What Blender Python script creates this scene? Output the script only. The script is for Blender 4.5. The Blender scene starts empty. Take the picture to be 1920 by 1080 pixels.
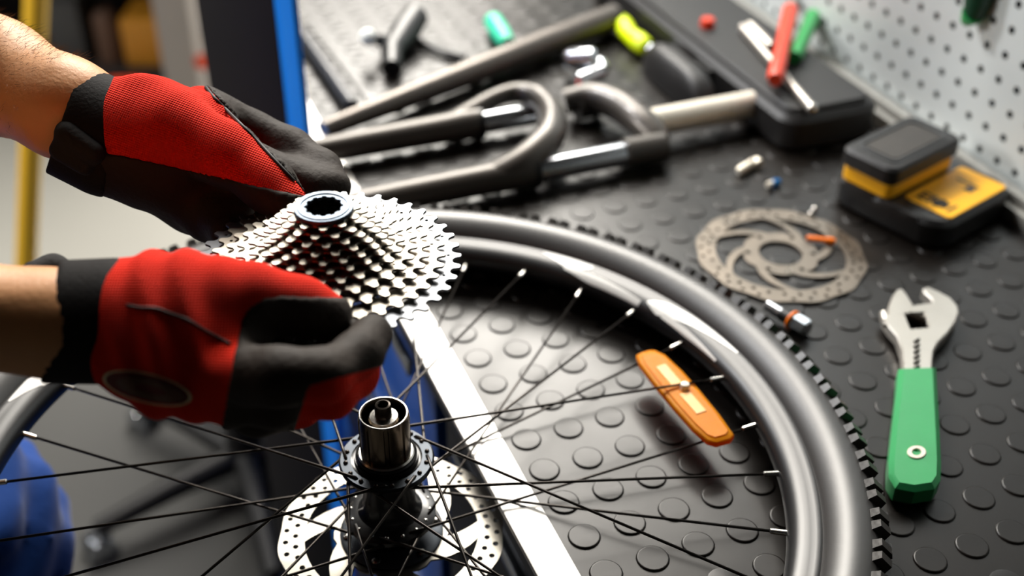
import bpy, bmesh, math, random
import numpy as np
from mathutils import Vector, Matrix, Euler

random.seed(7); np.random.seed(7)
S = bpy.context.scene
COL = S.collection

# ------------------------------------------------------------------ camera
cam_d = bpy.data.cameras.new('camera'); cam = bpy.data.objects.new('camera', cam_d); COL.objects.link(cam)
CAM = np.array([0.07967, -0.5814, 0.5760])
FPX = 2213.36
ROT = Euler((0.95177, -0.0087, 0.0), 'XYZ')
cam.location = CAM; cam.rotation_euler = ROT
cam_d.sensor_width = 36.0; cam_d.lens = FPX / 1920 * 36.0
cam_d.clip_start = 0.02; cam_d.clip_end = 60
cam_d.dof.use_dof = True; cam_d.dof.focus_distance = 0.745; cam_d.dof.aperture_fstop = 3.3
S.camera = cam

# ------------------------------------------------------------------ world, lamps, exposure
w = bpy.data.worlds.new('workshop_air'); S.world = w; w.use_nodes = True
bg = w.node_tree.nodes['Background']; bg.inputs[0].default_value = (1.0, 0.93, 0.86, 1); bg.inputs[1].default_value = 0.008

def area(name, loc, target, sx, sy, power, col):
    l = bpy.data.lights.new(name, 'AREA'); l.shape = 'RECTANGLE'; l.size = sx; l.size_y = sy
    l.energy = power; l.color = col
    o = bpy.data.objects.new(name, l); COL.objects.link(o); o.location = loc
    o.rotation_euler = (Vector(target) - Vector(loc)).to_track_quat('-Z', 'Y').to_euler()
    return o
area('ceiling_panel', (0.05, 3.65, 2.05), (0.05, 3.64, 0.0), 2.1, 2.9, 580, (1.0, 0.95, 0.87))
area('near_ceiling_panel', (-0.30, 1.80, 2.05), (-0.30, 1.79, 0.0), 1.2, 0.8, 48, (1.0, 0.95, 0.87))
area('left_ceiling_panel', (-2.3, 1.6, 2.1), (0.1, 0.7, 0.0), 1.2, 1.0, 14, (0.97, 0.97, 1.0))
area('rear_fill_light', (-3.0, 0.30, 1.5), (-0.3, 0.9, -0.2), 0.6, 0.6, 75, (1.0, 0.97, 0.92))  # unseen fill light, added to brighten the yellow pole and blue edge post
sl = bpy.data.lights.new('board_fill_spot', 'SPOT'); sl.energy = 215; sl.color = (0.97, 0.98, 1.0); sl.shadow_soft_size = .12  # added fill spot, not a workshop fixture; its cone brightens the pegboard
sl.spot_size = math.radians(36); sl.spot_blend = .7
so = bpy.data.objects.new('board_fill_spot', sl); COL.objects.link(so); so.location = (-1.3, 1.5, 1.9)
so.rotation_euler = (Vector((.56, .74, .12)) - Vector(so.location)).to_track_quat('-Z', 'Y').to_euler()

S.view_settings.view_transform = 'Standard'; S.view_settings.look = 'None'
S.view_settings.gamma = 1.0; S.view_settings.use_curve_mapping = False
S.view_settings.exposure = 0.0

# ------------------------------------------------------------------ measuring helpers
RM = np.array(ROT.to_matrix())
def ray(u, v): return RM @ np.array([(u - 960) / FPX, -(v - 540) / FPX, -1.0])
def at_d(u, v, dep): return CAM + dep * ray(u, v)                 # a measured point at a known distance
def at_z(u, v, z):                                              # a measured point at a known height
    d = ray(u, v); return CAM + (z - CAM[2]) / d[2] * d
TH = math.radians(21.8)
NV = np.array([math.cos(TH), math.sin(TH), 0]); EV = np.array([-math.sin(TH), math.cos(TH), 0])
def W(D, E, z): return NV * D + EV * E + np.array([0, 0, z])      # bench frame: D across the bench, E along it
MAT_Z = -0.0257; STUD_Z = -0.0245; FLOOR_Z = -0.92

# ------------------------------------------------------------------ materials
def lin(h):
    h = h.lstrip('#'); c = [int(h[i:i + 2], 16) / 255 for i in (0, 2, 4)]
    return tuple(x / 12.92 if x <= .04045 else ((x + .055) / 1.055) ** 2.4 for x in c)
def mat(name, col, rough=0.5, metal=0.0, bump=0.0, bscale=200.0, var=0.0, vscale=12.0, coat=0.0, spec=0.5, rvar=0.0, aniso=0.0, sheen=0.0, stretch=None):
    m = bpy.data.materials.new(name); m.use_nodes = True; nt = m.node_tree; N = nt.nodes; L = nt.links
    b = N['Principled BSDF']; c = lin(col) if isinstance(col, str) else col
    b.inputs['Base Color'].default_value = (*c, 1); b.inputs['Roughness'].default_value = rough
    b.inputs['Metallic'].default_value = metal; b.inputs['Coat Weight'].default_value = coat
    b.inputs['Specular IOR Level'].default_value = spec
    if sheen: b.inputs['Sheen Weight'].default_value = sheen
    if aniso: b.inputs['Anisotropic'].default_value = aniso
    tc = N.new('ShaderNodeTexCoord'); vec = tc.outputs['Object']
    if stretch:
        mp = N.new('ShaderNodeMapping'); mp.inputs['Scale'].default_value = stretch
        L.new(vec, mp.inputs['Vector']); vec = mp.outputs['Vector']
    if var or rvar:
        nz = N.new('ShaderNodeTexNoise'); nz.inputs['Scale'].default_value = vscale; nz.inputs['Detail'].default_value = 5
        L.new(vec, nz.inputs['Vector'])
        if var:
            mx = N.new('ShaderNodeMix'); mx.data_type = 'RGBA'
            mx.inputs[6].default_value = (*[max(0, x * (1 - var)) for x in c], 1)
            mx.inputs[7].default_value = (*[min(1, x * (1 + var)) for x in c], 1)
            L.new(nz.outputs['Fac'], mx.inputs[0]); L.new(mx.outputs[2], b.inputs['Base Color'])
        if rvar:
            mr = N.new('ShaderNodeMapRange'); mr.inputs[1].default_value = .3; mr.inputs[2].default_value = .7
            mr.inputs[3].default_value = max(0, rough - rvar); mr.inputs[4].default_value = min(1, rough + rvar)
            L.new(nz.outputs['Fac'], mr.inputs[0]); L.new(mr.outputs[0], b.inputs['Roughness'])
    if bump:
        n2 = N.new('ShaderNodeTexNoise'); n2.inputs['Scale'].default_value = bscale; n2.inputs['Detail'].default_value = 4
        L.new(vec, n2.inputs['Vector'])
        bp = N.new('ShaderNodeBump'); bp.inputs['Strength'].default_value = bump; bp.inputs['Distance'].default_value = 0.001
        L.new(n2.outputs['Fac'], bp.inputs['Height']); L.new(bp.outputs['Normal'], b.inputs['Normal'])
    return m
def knit_mat(name, col, ax1, ax2, scale):
    m = mat(name, col, rough=.85, var=.2, vscale=25, sheen=.0, spec=.15); nt = m.node_tree; N = nt.nodes; L = nt.links
    tc = N.new('ShaderNodeTexCoord'); b = N['Principled BSDF']
    def wave(ax):
        dp = N.new('ShaderNodeVectorMath'); dp.operation = 'DOT_PRODUCT'; dp.inputs[1].default_value = tuple(float(x) * scale for x in ax)
        L.new(tc.outputs['Object'], dp.inputs[0])
        s = N.new('ShaderNodeMath'); s.operation = 'SINE'; L.new(dp.outputs['Value'], s.inputs[0]); return s
    a, c = wave(ax1), wave(ax2)
    mu = N.new('ShaderNodeMath'); mu.operation = 'ADD'; L.new(a.outputs[0], mu.inputs[0]); L.new(c.outputs[0], mu.inputs[1])
    bp = N.new('ShaderNodeBump'); bp.inputs['Strength'].default_value = .6; bp.inputs['Distance'].default_value = .0004
    L.new(mu.outputs[0], bp.inputs['Height']); L.new(bp.outputs['Normal'], b.inputs['Normal'])
    return m

M = {}
M['rubber_mat'] = mat('rubber_mat', '#15110e', .33, bump=.05, bscale=90, var=.25, vscale=9, rvar=.05, spec=.34)
M['rubber_stud'] = mat('rubber_stud', '#15110e', .34, bump=.05, bscale=120, var=.3, vscale=25, rvar=.05, spec=.33)
M['white_alu'] = mat('white_aluminium', '#dcdad6', .32, metal=.35, bump=.05, bscale=60)
M['bench_dark'] = mat('bench_dark_paint', '#33373b', .4, var=.15)
M['bench_black'] = mat('bench_black', '#0d0d0e', .5)
M['blue_paint'] = mat('blue_paint', '#0d4fa8', .3, var=.1, coat=.2)
M['blue_bright'] = mat('bright_blue_paint', '#0a86ff', .35, var=.08)
M['black_panel'] = mat('black_panel_paint', '#161617', .55, var=.2)
M['tyre'] = mat('tyre_rubber', '#2a2827', .45, bump=.06, bscale=160, var=.12, vscale=20, spec=1.0)
M['knob'] = mat('tread_rubber', '#2d2a27', .36, bump=.2, bscale=300, var=.3, vscale=60, spec=.5)
M['rim'] = mat('black_anodised_rim', '#1c1c1d', .36, metal=.0, coat=.0, var=.1, spec=.6)
M['decal'] = mat('white_decal', '#e9e8e4', .3, coat=.2)
M['spoke'] = mat('black_steel_spoke', '#35312e', .28, metal=.85)
M['nipple'] = mat('nickel_nipple', '#d9d6d0', .25, metal=1)
M['hub_black'] = mat('hub_black', '#0e0e10', .3, coat=.3, spec=.5)
M['hub_grey'] = mat('hub_flange_grey', '#3a3f45', .42, metal=.7, var=.1, vscale=60)
M['freehub'] = mat('freehub_steel', '#6f6254', .24, metal=1, var=.2, vscale=40, rvar=.06)
M['steel_dark'] = mat('dark_steel', '#4a443f', .3, metal=1)
M['steel'] = mat('bright_steel', '#c9c6c0', .24, metal=1, rvar=.06, vscale=30)
M['rotor'] = mat('rotor_steel', '#99958d', .36, metal=.9, bump=.05, bscale=400, var=.06, vscale=40)
M['rotor_old'] = mat('used_rotor_steel', '#756c62', .34, metal=.9, var=.25, vscale=40, rvar=.08)
M['nickel'] = mat('nickel_sprocket', '#8d877d', .34, metal=.95, var=.05, vscale=30, rvar=.05)
M['nickel_large'] = mat('large_sprocket', '#6f7276', .40, metal=.9, var=.05)
M['lockring'] = mat('lockring_alloy', '#59636f', .42, metal=.9)
M['sprocket_black'] = mat('cassette_carrier', '#17150f', .4, metal=.3)
M['amber'] = mat('amber_plastic', '#ffa00c', .35, bump=.35, bscale=900, var=.15, vscale=80, coat=.0, spec=.25)
def translucent_amber():
    m = M['amber']; nt = m.node_tree; b = nt.nodes['Principled BSDF']
    t = nt.nodes.new('ShaderNodeBsdfTransparent'); t.inputs[0].default_value = (*lin('#ff8200'), 1)
    tl = nt.nodes.new('ShaderNodeBsdfTranslucent'); tl.inputs[0].default_value = (*lin('#ff8a00'), 1)
    m1 = nt.nodes.new('ShaderNodeMixShader'); m1.inputs[0].default_value = .30
    m2 = nt.nodes.new('ShaderNodeMixShader'); m2.inputs[0].default_value = .16
    nt.links.new(b.outputs[0], m1.inputs[1]); nt.links.new(tl.outputs[0], m1.inputs[2])
    nt.links.new(m1.outputs[0], m2.inputs[1]); nt.links.new(t.outputs[0], m2.inputs[2])
    nt.links.new(m2.outputs[0], nt.nodes['Material Output'].inputs['Surface'])
translucent_amber()
M['amber_pale'] = mat('pale_amber_window', '#ffb55e', .3, bump=.3, bscale=900, coat=.0)
M['clip_white'] = mat('clear_clip', '#f3e6d4', .2, coat=.5)
M['fork_grey'] = mat('fork_lower_paint', '#46413c', .38, metal=.5, coat=.1, var=.15, spec=.6)
M['chrome'] = mat('polished_stanchion', '#c7cbd0', .2, metal=1)
M['alloy'] = mat('raw_alloy_steerer', '#e2dacb', .48, metal=.55, var=.06, vscale=40)
M['tube'] = mat('grey_metal_tube', '#5f5954', .36, metal=.7, var=.15, vscale=30)
M['navy'] = mat('navy_tube', '#0e1420', .4, coat=.2)
M['plastic_black'] = mat('black_plastic', '#0c0b0b', .38, bump=.1, bscale=300, var=.2)
M['plastic_black_soft'] = mat('soft_black_plastic', '#121010', .5, bump=.15, bscale=300, var=.2, vscale=30)
M['plastic_yellow'] = mat('yellow_plastic', '#f2ae12', .42, var=.08)
M['label_yellow'] = mat('yellow_label', '#fbb516', .45, var=.05)
M['ink'] = mat('label_ink', '#241a08', .5)
M['battery_top'] = mat('battery_grey_print', '#2b251f', .5, var=.5, vscale=60)
M['green_grip'] = mat('green_grip', '#2f9d5b', .42, bump=.1, bscale=200, var=.12, vscale=30, coat=.1)
M['green_dark'] = mat('dark_green_grip', '#0b3b24', .45, var=.2)
M['satin_chrome'] = mat('satin_chrome', '#b9b4ac', .38, metal=.9, var=.06, vscale=50)
M['red_plastic'] = mat('red_handle', '#e03a10', .35, var=.08)
M['green_plastic'] = mat('green_plastic', '#1f9a4a', .4, var=.1)
M['teal_plastic'] = mat('teal_plastic', '#35c49a', .4, var=.1)
M['lime_plastic'] = mat('lime_plastic', '#d8f000', .4, var=.08)
M['white_plastic'] = mat('white_plastic', '#eef2ee', .35)
M['orange_plastic'] = mat('orange_plastic', '#ff7a10', .4, var=.08)
M['blue_screw'] = mat('blue_anodised', '#1470b8', .3, metal=.5)
M['pegboard'] = mat('perforated_grey_steel', '#d6dcdb', .42, metal=.25, var=.12, vscale=4, rvar=.08, spec=.5)
M['dark_back'] = mat('dark_back_board', '#141210', .8)
M['grey_rail'] = mat('grey_rail', '#9a9892', .45, metal=.3, var=.1)
M['skin'] = mat('skin', '#d79b68', .5, bump=.35, bscale=350, var=.22, vscale=22, spec=.4)
M['skin'].node_tree.nodes['Principled BSDF'].inputs['Subsurface Weight'].default_value = .08
M['skin'].node_tree.nodes['Principled BSDF'].inputs['Subsurface Radius'].default_value = (.01, .004, .002)
M['hair'] = mat('brown_hair', '#3a2413', .5)
M['leather'] = mat('dark_suede_leather', '#23180e', .70, bump=.7, bscale=220, var=.35, vscale=40, sheen=.0, spec=.3)
M['cuff'] = mat('black_neoprene_cuff', '#161414', .8, bump=.4, bscale=500, var=.2, vscale=60, sheen=.0, spec=.2)
M['strap'] = mat('black_hook_strap', '#0c0b0b', .85, bump=.5, bscale=300)
M['piping'] = mat('black_piping', '#100d0b', .6)
M['patch'] = mat('cream_patch', '#ead2a8', .6, var=.15, vscale=60)
M['patch_inner'] = mat('patch_inner', '#5e3a26', .65, var=.3, vscale=90)
M['patch_red'] = mat('patch_red', '#5d130d', .7, var=.2)
M['trouser'] = mat('blue_work_cloth', '#083f8c', .8, bump=.4, bscale=350, var=.18, vscale=12, sheen=.2, spec=.2)
M['shirt'] = mat('dark_shirt_cloth', '#26282c', .85, bump=.3, bscale=350, var=.15)
M['shoe'] = mat('black_shoe', '#161514', .6)
M['concrete'] = mat('light_concrete', '#73726c', .6, bump=.1, bscale=20, var=.12, vscale=1.6)
M['floor_mat'] = mat('charcoal_floor_mat', '#323230', .7, bump=.2, bscale=40, var=.12, vscale=3)
M['yellow_post'] = mat('yellow_post_paint', '#ffc62e', .45, var=.08)
M['grey_post'] = mat('grey_post_paint', '#8d8783', .55, var=.1)
M['amber_box'] = mat('amber_box', '#a8721c', .5, var=.2)
M['dark_cabinet'] = mat('dark_cabinet', '#181313', .6, var=.4, vscale=4)
M['orange_box'] = mat('orange_box', '#c23a10', .5, var=.2)
M['brown_box'] = mat('brown_card', '#4a3222', .7, var=.2)
M['dark_grey'] = mat('dark_grey_paint', '#3a3a3a', .6, var=.15)
M['pink_grip'] = mat('dull_pink_grip', '#6d4a47', .5)
M['wall_paint'] = mat('wall_paint', '#3b3a38', .8, var=.1, vscale=2)
RED1 = '#e2260b'

# ------------------------------------------------------------------ object helpers
def mk(name, verts, faces, m, parent=None, smooth=False, uv=None):
    me = bpy.data.meshes.new(name); me.from_pydata([tuple(map(float, v)) for v in verts], [], [tuple(int(i) for i in f) for f in faces])
    me.update(); return link(name, me, m, parent, smooth)
def link(name, me, m, parent=None, smooth=False):
    if m is not None:
        me.materials.clear(); me.materials.append(m)
    if smooth: me.polygons.foreach_set('use_smooth', [True] * len(me.polygons))
    o = bpy.data.objects.new(name, me); COL.objects.link(o)
    if parent is not None:
        o.parent = parent
        if parent.type == 'EMPTY': o.matrix_parent_inverse = parent.matrix_basis.inverted()
    return o
def autosmooth(o, ang=35):
    me = o.data; bm = bmesh.new(); bm.from_mesh(me)
    for f in bm.faces: f.smooth = True
    for e in bm.edges:
        if len(e.link_faces) == 2 and e.calc_face_angle(0) > math.radians(ang): e.smooth = False
        elif len(e.link_faces) != 2: e.smooth = False
    bm.to_mesh(me); bm.free(); return o
def thing(name, label, cat, loc=(0, 0, 0), group=None):
    o = bpy.data.objects.new(name, None); COL.objects.link(o); o.empty_display_size = .02
    o.location = tuple(map(float, loc)); tag(o, label, cat, group); return o
def tag(o, label, cat, group=None):
    o['label'] = label; o['category'] = cat
    if group: o['group'] = group
    return o
def structure(o): o['kind'] = 'structure'; return o
def frame(ax):
    ax = np.array(ax, float); ax /= np.linalg.norm(ax)
    t = np.array([0, 0, 1.0]) if abs(ax[2]) < .9 else np.array([1.0, 0, 0])
    a = np.cross(t, ax); a /= np.linalg.norm(a); return a, np.cross(ax, a), ax
class MB:
    def __init__(s): s.v = []; s.f = []
    def add(s, v, f):
        o = len(s.v); s.v += [tuple(map(float, x)) for x in v]; s.f += [tuple(i + o for i in q) for q in f]; return s
    def box(s, c, half, R=None):
        R = np.eye(3) if R is None else np.array(R)
        v = [np.array(c) + R @ (np.array(half) * np.array(k)) for k in [(-1, -1, -1), (1, -1, -1), (1, 1, -1), (-1, 1, -1), (-1, -1, 1), (1, -1, 1), (1, 1, 1), (-1, 1, 1)]]
        return s.add(v, [(3, 2, 1, 0), (4, 5, 6, 7), (0, 1, 5, 4), (1, 2, 6, 5), (2, 3, 7, 6), (3, 0, 4, 7)])
    def tube(s, pts, rad, n=16, cap=True, sq=1.0):
        pts = [np.array(p, float) for p in pts]; k = len(pts); rad = [rad] * k if np.isscalar(rad) else rad
        a0 = None; vs = []; fs = []
        for i, p in enumerate(pts):
            t = pts[min(i + 1, k - 1)] - pts[max(i - 1, 0)]; t /= np.linalg.norm(t)
            if a0 is None: a, b, _ = frame(t)
            else:
                a = a0 - t * (a0 @ t); a /= np.linalg.norm(a); b = np.cross(t, a)
            a0 = a
            for j in range(n):
                q = 2 * math.pi * j / n; vs.append(p + rad[i] * (a * math.cos(q) + b * sq * math.sin(q)))
        for i in range(k - 1):
            for j in range(n): fs.append((i * n + j, i * n + (j + 1) % n, (i + 1) * n + (j + 1) % n, (i + 1) * n + j))
        if cap: fs.append(tuple(range(n - 1, -1, -1))); fs.append(tuple((k - 1) * n + j for j in range(n)))
        return s.add(vs, fs)
    def lathe(s, prof, n=48, c=(0, 0, 0), ax=(0, 0, 1), closed=False):
        a, b, t = frame(ax) if tuple(ax) != (0, 0, 1) else (np.array([1., 0, 0]), np.array([0, 1., 0]), np.array([0, 0, 1.]))
        c = np.array(c, float); vs = []; fs = []; k = len(prof)
        for r, z in prof:
            for j in range(n):
                q = 2 * math.pi * j / n; vs.append(c + t * z + r * (a * math.cos(q) + b * math.sin(q)))
        for i in range(k if closed else k - 1):
            i2 = (i + 1) % k
            for j in range(n): fs.append((i * n + j, i * n + (j + 1) % n, i2 * n + (j + 1) % n, i2 * n + j))
        return s.add(vs, fs)
    def build(s, name, m, parent=None, smooth=False, auto=None, bevel=0, seg=2):
        o = mk(name, s.v, s.f, m, parent, smooth)
        if bevel:
            bm = bmesh.new(); bm.from_mesh(o.data); bmesh.ops.remove_doubles(bm, verts=bm.verts, dist=1e-6)
            bmesh.ops.bevel(bm, geom=list(bm.edges), offset=bevel, segments=seg, profile=.6, affect='EDGES', clamp_overlap=True)
            bm.to_mesh(o.data); bm.free()
        if auto or bevel: autosmooth(o, auto or 35)
        return o
def rot_de(ang=0):   # rotation matrix whose x axis is D turned by ang, y axis E
    q = TH + ang; return np.array([[math.cos(q), -math.sin(q), 0], [math.sin(q), math.cos(q), 0], [0, 0, 1]])
def prism(name, loops, th, m, parent=None, z=0.0, bev=0.0, basis=None, origin=(0, 0, 0), auto=30):
    """flat plate with holes: loops are 2-D outlines, the first the outer one, extruded to thickness th about z"""
    cu = bpy.data.curves.new(name, 'CURVE'); cu.dimensions = '2D'; cu.fill_mode = 'BOTH'; cu.extrude = max(th / 2 - bev, 1e-5); cu.bevel_depth = bev; cu.bevel_resolution = 0
    for lp in loops:
        sp = cu.splines.new('POLY'); sp.points.add(len(lp) - 1); sp.use_cyclic_u = True
        co = []
        for x, y in lp: co += [float(x) * 100, float(y) * 100, 0, 1]
        sp.points.foreach_set('co', co)
    cu.extrude *= 100; cu.bevel_depth *= 100
    t = bpy.data.objects.new('tmp', cu); COL.objects.link(t)
    dg = bpy.context.evaluated_depsgraph_get(); me = bpy.data.meshes.new_from_object(t.evaluated_get(dg))
    bpy.data.objects.remove(t); bpy.data.curves.remove(cu)
    k = len(me.vertices); co = np.zeros(k * 3); me.vertices.foreach_get('co', co); co = co.reshape(-1, 3) / 100; co[:, 2] += z
    if basis is not None: co = co @ np.array(basis).T
    co += np.array(origin); me.vertices.foreach_set('co', co.ravel()); me.update()
    bm = bmesh.new(); bm.from_mesh(me); bmesh.ops.remove_doubles(bm, verts=bm.verts, dist=2e-6); bm.to_mesh(me); bm.free()
    me.name = name; o = link(name, me, m, parent); autosmooth(o, auto); return o
def circ(r, n, c=(0, 0), ph=0): return [(c[0] + r * math.cos(ph + 2 * math.pi * i / n), c[1] + r * math.sin(ph + 2 * math.pi * i / n)) for i in range(n)]
def smoothpath(pts, n=8):
    P = [np.array(p, float) for p in pts]; P = [2 * P[0] - P[1]] + P + [2 * P[-1] - P[-2]]; out = []
    for i in range(1, len(P) - 2):
        for k in range(n):
            t = k / n; a, b, c, d = P[i - 1], P[i], P[i + 1], P[i + 2]
            out.append(.5 * ((2 * b) + (-a + c) * t + (2 * a - 5 * b + 4 * c - d) * t * t + (-a + 3 * b - 3 * c + d) * t ** 3))
    out.append(P[-2]); return out
def rounded(wd, hd, r, n=5):
    out = []
    for cx, cy, a0 in ((wd - r, hd - r, 0), (-wd + r, hd - r, 90), (-wd + r, -hd + r, 180), (wd - r, -hd + r, 270)):
        for i in range(n + 1):
            q = math.radians(a0 + 90 * i / n); out.append((cx + r * math.cos(q), cy + r * math.sin(q)))
    return out

# ------------------------------------------------------------------ implicit surfaces for the person and the gloves
def sd_cap(P, a, b, ra, rb):
    a = np.array(a, np.float32); b = np.array(b, np.float32); ab = b - a
    h = np.clip(((P - a) @ ab) / max(float(ab @ ab), 1e-9), 0, 1)
    return np.linalg.norm(P - a - h[..., None] * ab, axis=-1) - (ra + (rb - ra) * h)
def sd_ell(P, c, R, r):
    q = (P - np.array(c, np.float32)) @ np.array(R, np.float32); r = np.array(r, np.float32)
    k0 = np.linalg.norm(q / r, axis=-1); k1 = np.linalg.norm(q / (r * r), axis=-1)
    return k0 * (k0 - 1) / np.maximum(k1, 1e-6)
def smin(a, b, k):
    h = np.clip(.5 + .5 * (b - a) / k, 0, 1); return b + (a - b) * h - k * h * (1 - h)
def field(prims):
    def f(P):
        d = None
        for p in prims:
            if p[0] == 'c': x = sd_cap(P, *p[1:5]); k = p[5]
            else: x = sd_ell(P, *p[1:4]); k = p[4]
            d = x if d is None else smin(d, x, k)
        return d
    return f
def surface_nets(f, lo, hi, h):
    lo = np.array(lo); n = np.ceil((np.array(hi) - lo) / h).astype(int) + 1
    ax = [lo[i] + h * np.arange(n[i]) for i in range(3)]
    P = np.stack(np.meshgrid(*ax, indexing='ij'), -1).astype(np.float32)
    F = np.empty(tuple(n), np.float32)
    for i in range(0, n[0], 16): F[i:i + 16] = f(P[i:i + 16])
    sg = F < 0
    corners = [(i, j, k) for i in (0, 1) for j in (0, 1) for k in (0, 1)]
    def sl(A, c): return A[c[0]:n[0] - 1 + c[0], c[1]:n[1] - 1 + c[1], c[2]:n[2] - 1 + c[2]]
    cnt = sum(sl(sg, c).astype(np.int8) for c in corners)
    act = (cnt > 0) & (cnt < 8); idx = -np.ones(act.shape, np.int64); ids = np.argwhere(act); idx[act] = np.arange(len(ids))
    acc = np.zeros((len(ids), 3)); num = np.zeros(len(ids))
    fv = {c: F[ids[:, 0] + c[0], ids[:, 1] + c[1], ids[:, 2] + c[2]] for c in corners}
    for c in corners:
        for a in range(3):
            if c[a] == 0:
                c2 = list(c); c2[a] = 1; c2 = tuple(c2); A, B = fv[c], fv[c2]; m = (A < 0) != (B < 0)
                t = np.where(m, A / np.where(m, A - B, 1), 0); q = np.array(c, float)[None].repeat(len(ids), 0); q[:, a] += t
                acc[m] += q[m]; num += m
    V = lo + h * (ids + acc / num[:, None]); faces = []
    for a in range(3):
        b, c = (a + 1) % 3, (a + 2) % 3
        s1 = [slice(None)] * 3; s2 = [slice(None)] * 3; s1[a] = slice(0, -1); s2[a] = slice(1, None)
        A, B = sg[tuple(s1)], sg[tuple(s2)]; e = np.argwhere(A != B)
        e = e[(e[:, b] > 0) & (e[:, c] > 0) & (e[:, b] < n[b] - 1) & (e[:, c] < n[c] - 1)]
        ins = A[e[:, 0], e[:, 1], e[:, 2]]
        def g(db, dc):
            q = e.copy(); q[:, b] += db; q[:, c] += dc; return idx[q[:, 0], q[:, 1], q[:, 2]]
        Q = np.stack([g(-1, -1), g(0, -1), g(0, 0), g(-1, 0)], 1)
        Q[~ins] = Q[~ins][:, ::-1]; Q = Q[(Q >= 0).all(1)]; faces.append(Q)
    return V, np.concatenate(faces)
def net(name, f, lo, hi, h, m, parent=None, relax=2):
    V, Q = surface_nets(f, lo, hi, h)
    for _ in range(relax):
        acc = np.zeros_like(V); num = np.zeros(len(V))
        for i in range(4):
            a, b = Q[:, i], Q[:, (i + 1) % 4]
            np.add.at(acc, a, V[b]); np.add.at(num, a, 1); np.add.at(acc, b, V[a]); np.add.at(num, b, 1)
        V = .5 * V + .5 * acc / np.maximum(num, 1)[:, None]
    me = bpy.data.meshes.new(name); me.vertices.add(len(V)); me.vertices.foreach_set('co', V.astype(np.float32).ravel())
    me.loops.add(len(Q) * 4); me.loops.foreach_set('vertex_index', Q.astype(np.int32).ravel())
    me.polygons.add(len(Q)); me.polygons.foreach_set('loop_start', np.arange(0, len(Q) * 4, 4, dtype=np.int32))
    me.update(calc_edges=True); me.validate()
    return link(name, me, m, parent, True)
def bounds(prims, pad):
    pts = []
    for p in prims:
        if p[0] == 'c': pts += [np.array(p[1]) - p[3], np.array(p[1]) + p[3], np.array(p[2]) - p[4], np.array(p[2]) + p[4]]
        else: pts += [np.array(p[1]) - max(p[3]), np.array(p[1]) + max(p[3])]
    pts = np.array(pts); return pts.min(0) - pad, pts.max(0) + pad
def side(p, q, sign=1):
    """signed distance to the cutting plane of a straight seam seen along the line p-q"""
    n = np.cross(ray(*p), ray(*q)); n = sign * n / np.linalg.norm(n)
    return lambda P: (P - CAM.astype(np.float32)) @ n.astype(np.float32)
def hit(f, u, v, d0=.45, d1=1.1):
    d = ray(u, v); t = d0; s = np.linalg.norm(d)
    for _ in range(120):
        x = float(f((CAM + t * d).astype(np.float32)[None])[0])
        if x < 2e-4: return CAM + t * d
        t += x * .7 / s
        if t > d1: break
    return None
#@@SETTING
# ------------------------------------------------------------------ the setting
fl = structure(MB().box((0, 1.5, FLOOR_Z - .05), (6, 6, .05)).build('floor', M['concrete']))
structure(MB().box((0, 6.0, .6), (6, .05, 1.6)).build('wall_back', M['wall_paint']))

fm = tag(MB().box(W(-1.0, .62, FLOOR_Z + .006), (1.25, 1.16, .006), rot_de(-.12)).build('floor_mat', M['floor_mat'], bevel=.003),
         'charcoal grey mat covering the floor beside the workbench', 'mat')

# ------------------------------------------------------------------ workbench
wb = thing('workbench', 'long workbench with a white metal edge strip and blue drawers underneath', 'workbench', W(.40, .4, FLOOR_Z))
E0, E1 = -.75, 1.55; EC, EH = (E0 + E1) / 2, (E1 - E0) / 2
R0 = rot_de()
MB().box(W(.40, EC, -.050), (.316, EH, .0235), R0).build('top_board', M['bench_dark'], wb)
MB().box(W(.0845, EC, -.0272), (.0135, EH, .0027), R0).build('edge_strip', M['white_alu'], wb, bevel=.0012)['label'] = 'white metal edge strip'
MB().box(W(.0865, EC, -.052), (.0035, EH, .022), R0).build('apron', M['bench_dark'], wb, bevel=.001)
MB().box(W(.40, EC, -.455), (.285, EH - .02, .335), R0).build('carcass', M['bench_black'], wb)
for k in range(5):
    ee = E0 + .25 + k * .46
    for j, (z0, z1) in enumerate(((-.26, -.10), (-.48, -.275), (-.78, -.495))):
        d = MB().box(W(.107, ee, (z0 + z1) / 2), (.008, .215, (z1 - z0) / 2), R0).build('drawer', M['blue_paint'] if k >= 2 else M['bench_black'], wb, bevel=.003)
        MB().box(W(.094, ee, z1 - .022), (.006, .17, .008), R0).build('handle', M['chrome'], d, bevel=.002)['label'] = 'bright metal pull bar'
for dd in (.17, .63):
    for ee in (E0 + .06, E1 - .06):
        MB().box(W(dd, ee, -.855), (.03, .03, .065), R0).build('foot', M['bench_black'], wb)

rm = thing('rubber_mat', 'black rubber mat with round studs covering the workbench top', 'mat', W(.37, .4, -.0265))
MB().box(W(.378, EC, (MAT_Z - .0265) / 2 - .0), (.280, EH, (MAT_Z + .0265) / 2), R0).build('mat_sheet', M['rubber_mat'], rm)
def stud_mesh():
    n = 20; prof = [(.0114, 0.0), (.0109, .00105), (.0100, .0012)]; v = []; f = []
    for r, z in prof:
        for j in range(n): v.append((r * math.cos(2 * math.pi * j / n), r * math.sin(2 * math.pi * j / n), z))
    for i in range(2):
        for j in range(n): f.append((i * n + j, i * n + (j + 1) % n, (i + 1) * n + (j + 1) % n, (i + 1) * n + j))
    f.append(tuple(2 * n + j for j in range(n)))
    return v, f
SV, SF = stud_mesh()
sme = bpy.data.meshes.new('stud'); sme.from_pydata(SV, [], SF); sme.materials.append(M['rubber_stud']); sme.polygons.foreach_set('use_smooth', [True] * (len(SF) - 1) + [False])
spots = []
g0 = np.array([.0956, .0685]); pitch = .034344; ga = math.radians(21.83)
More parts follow.
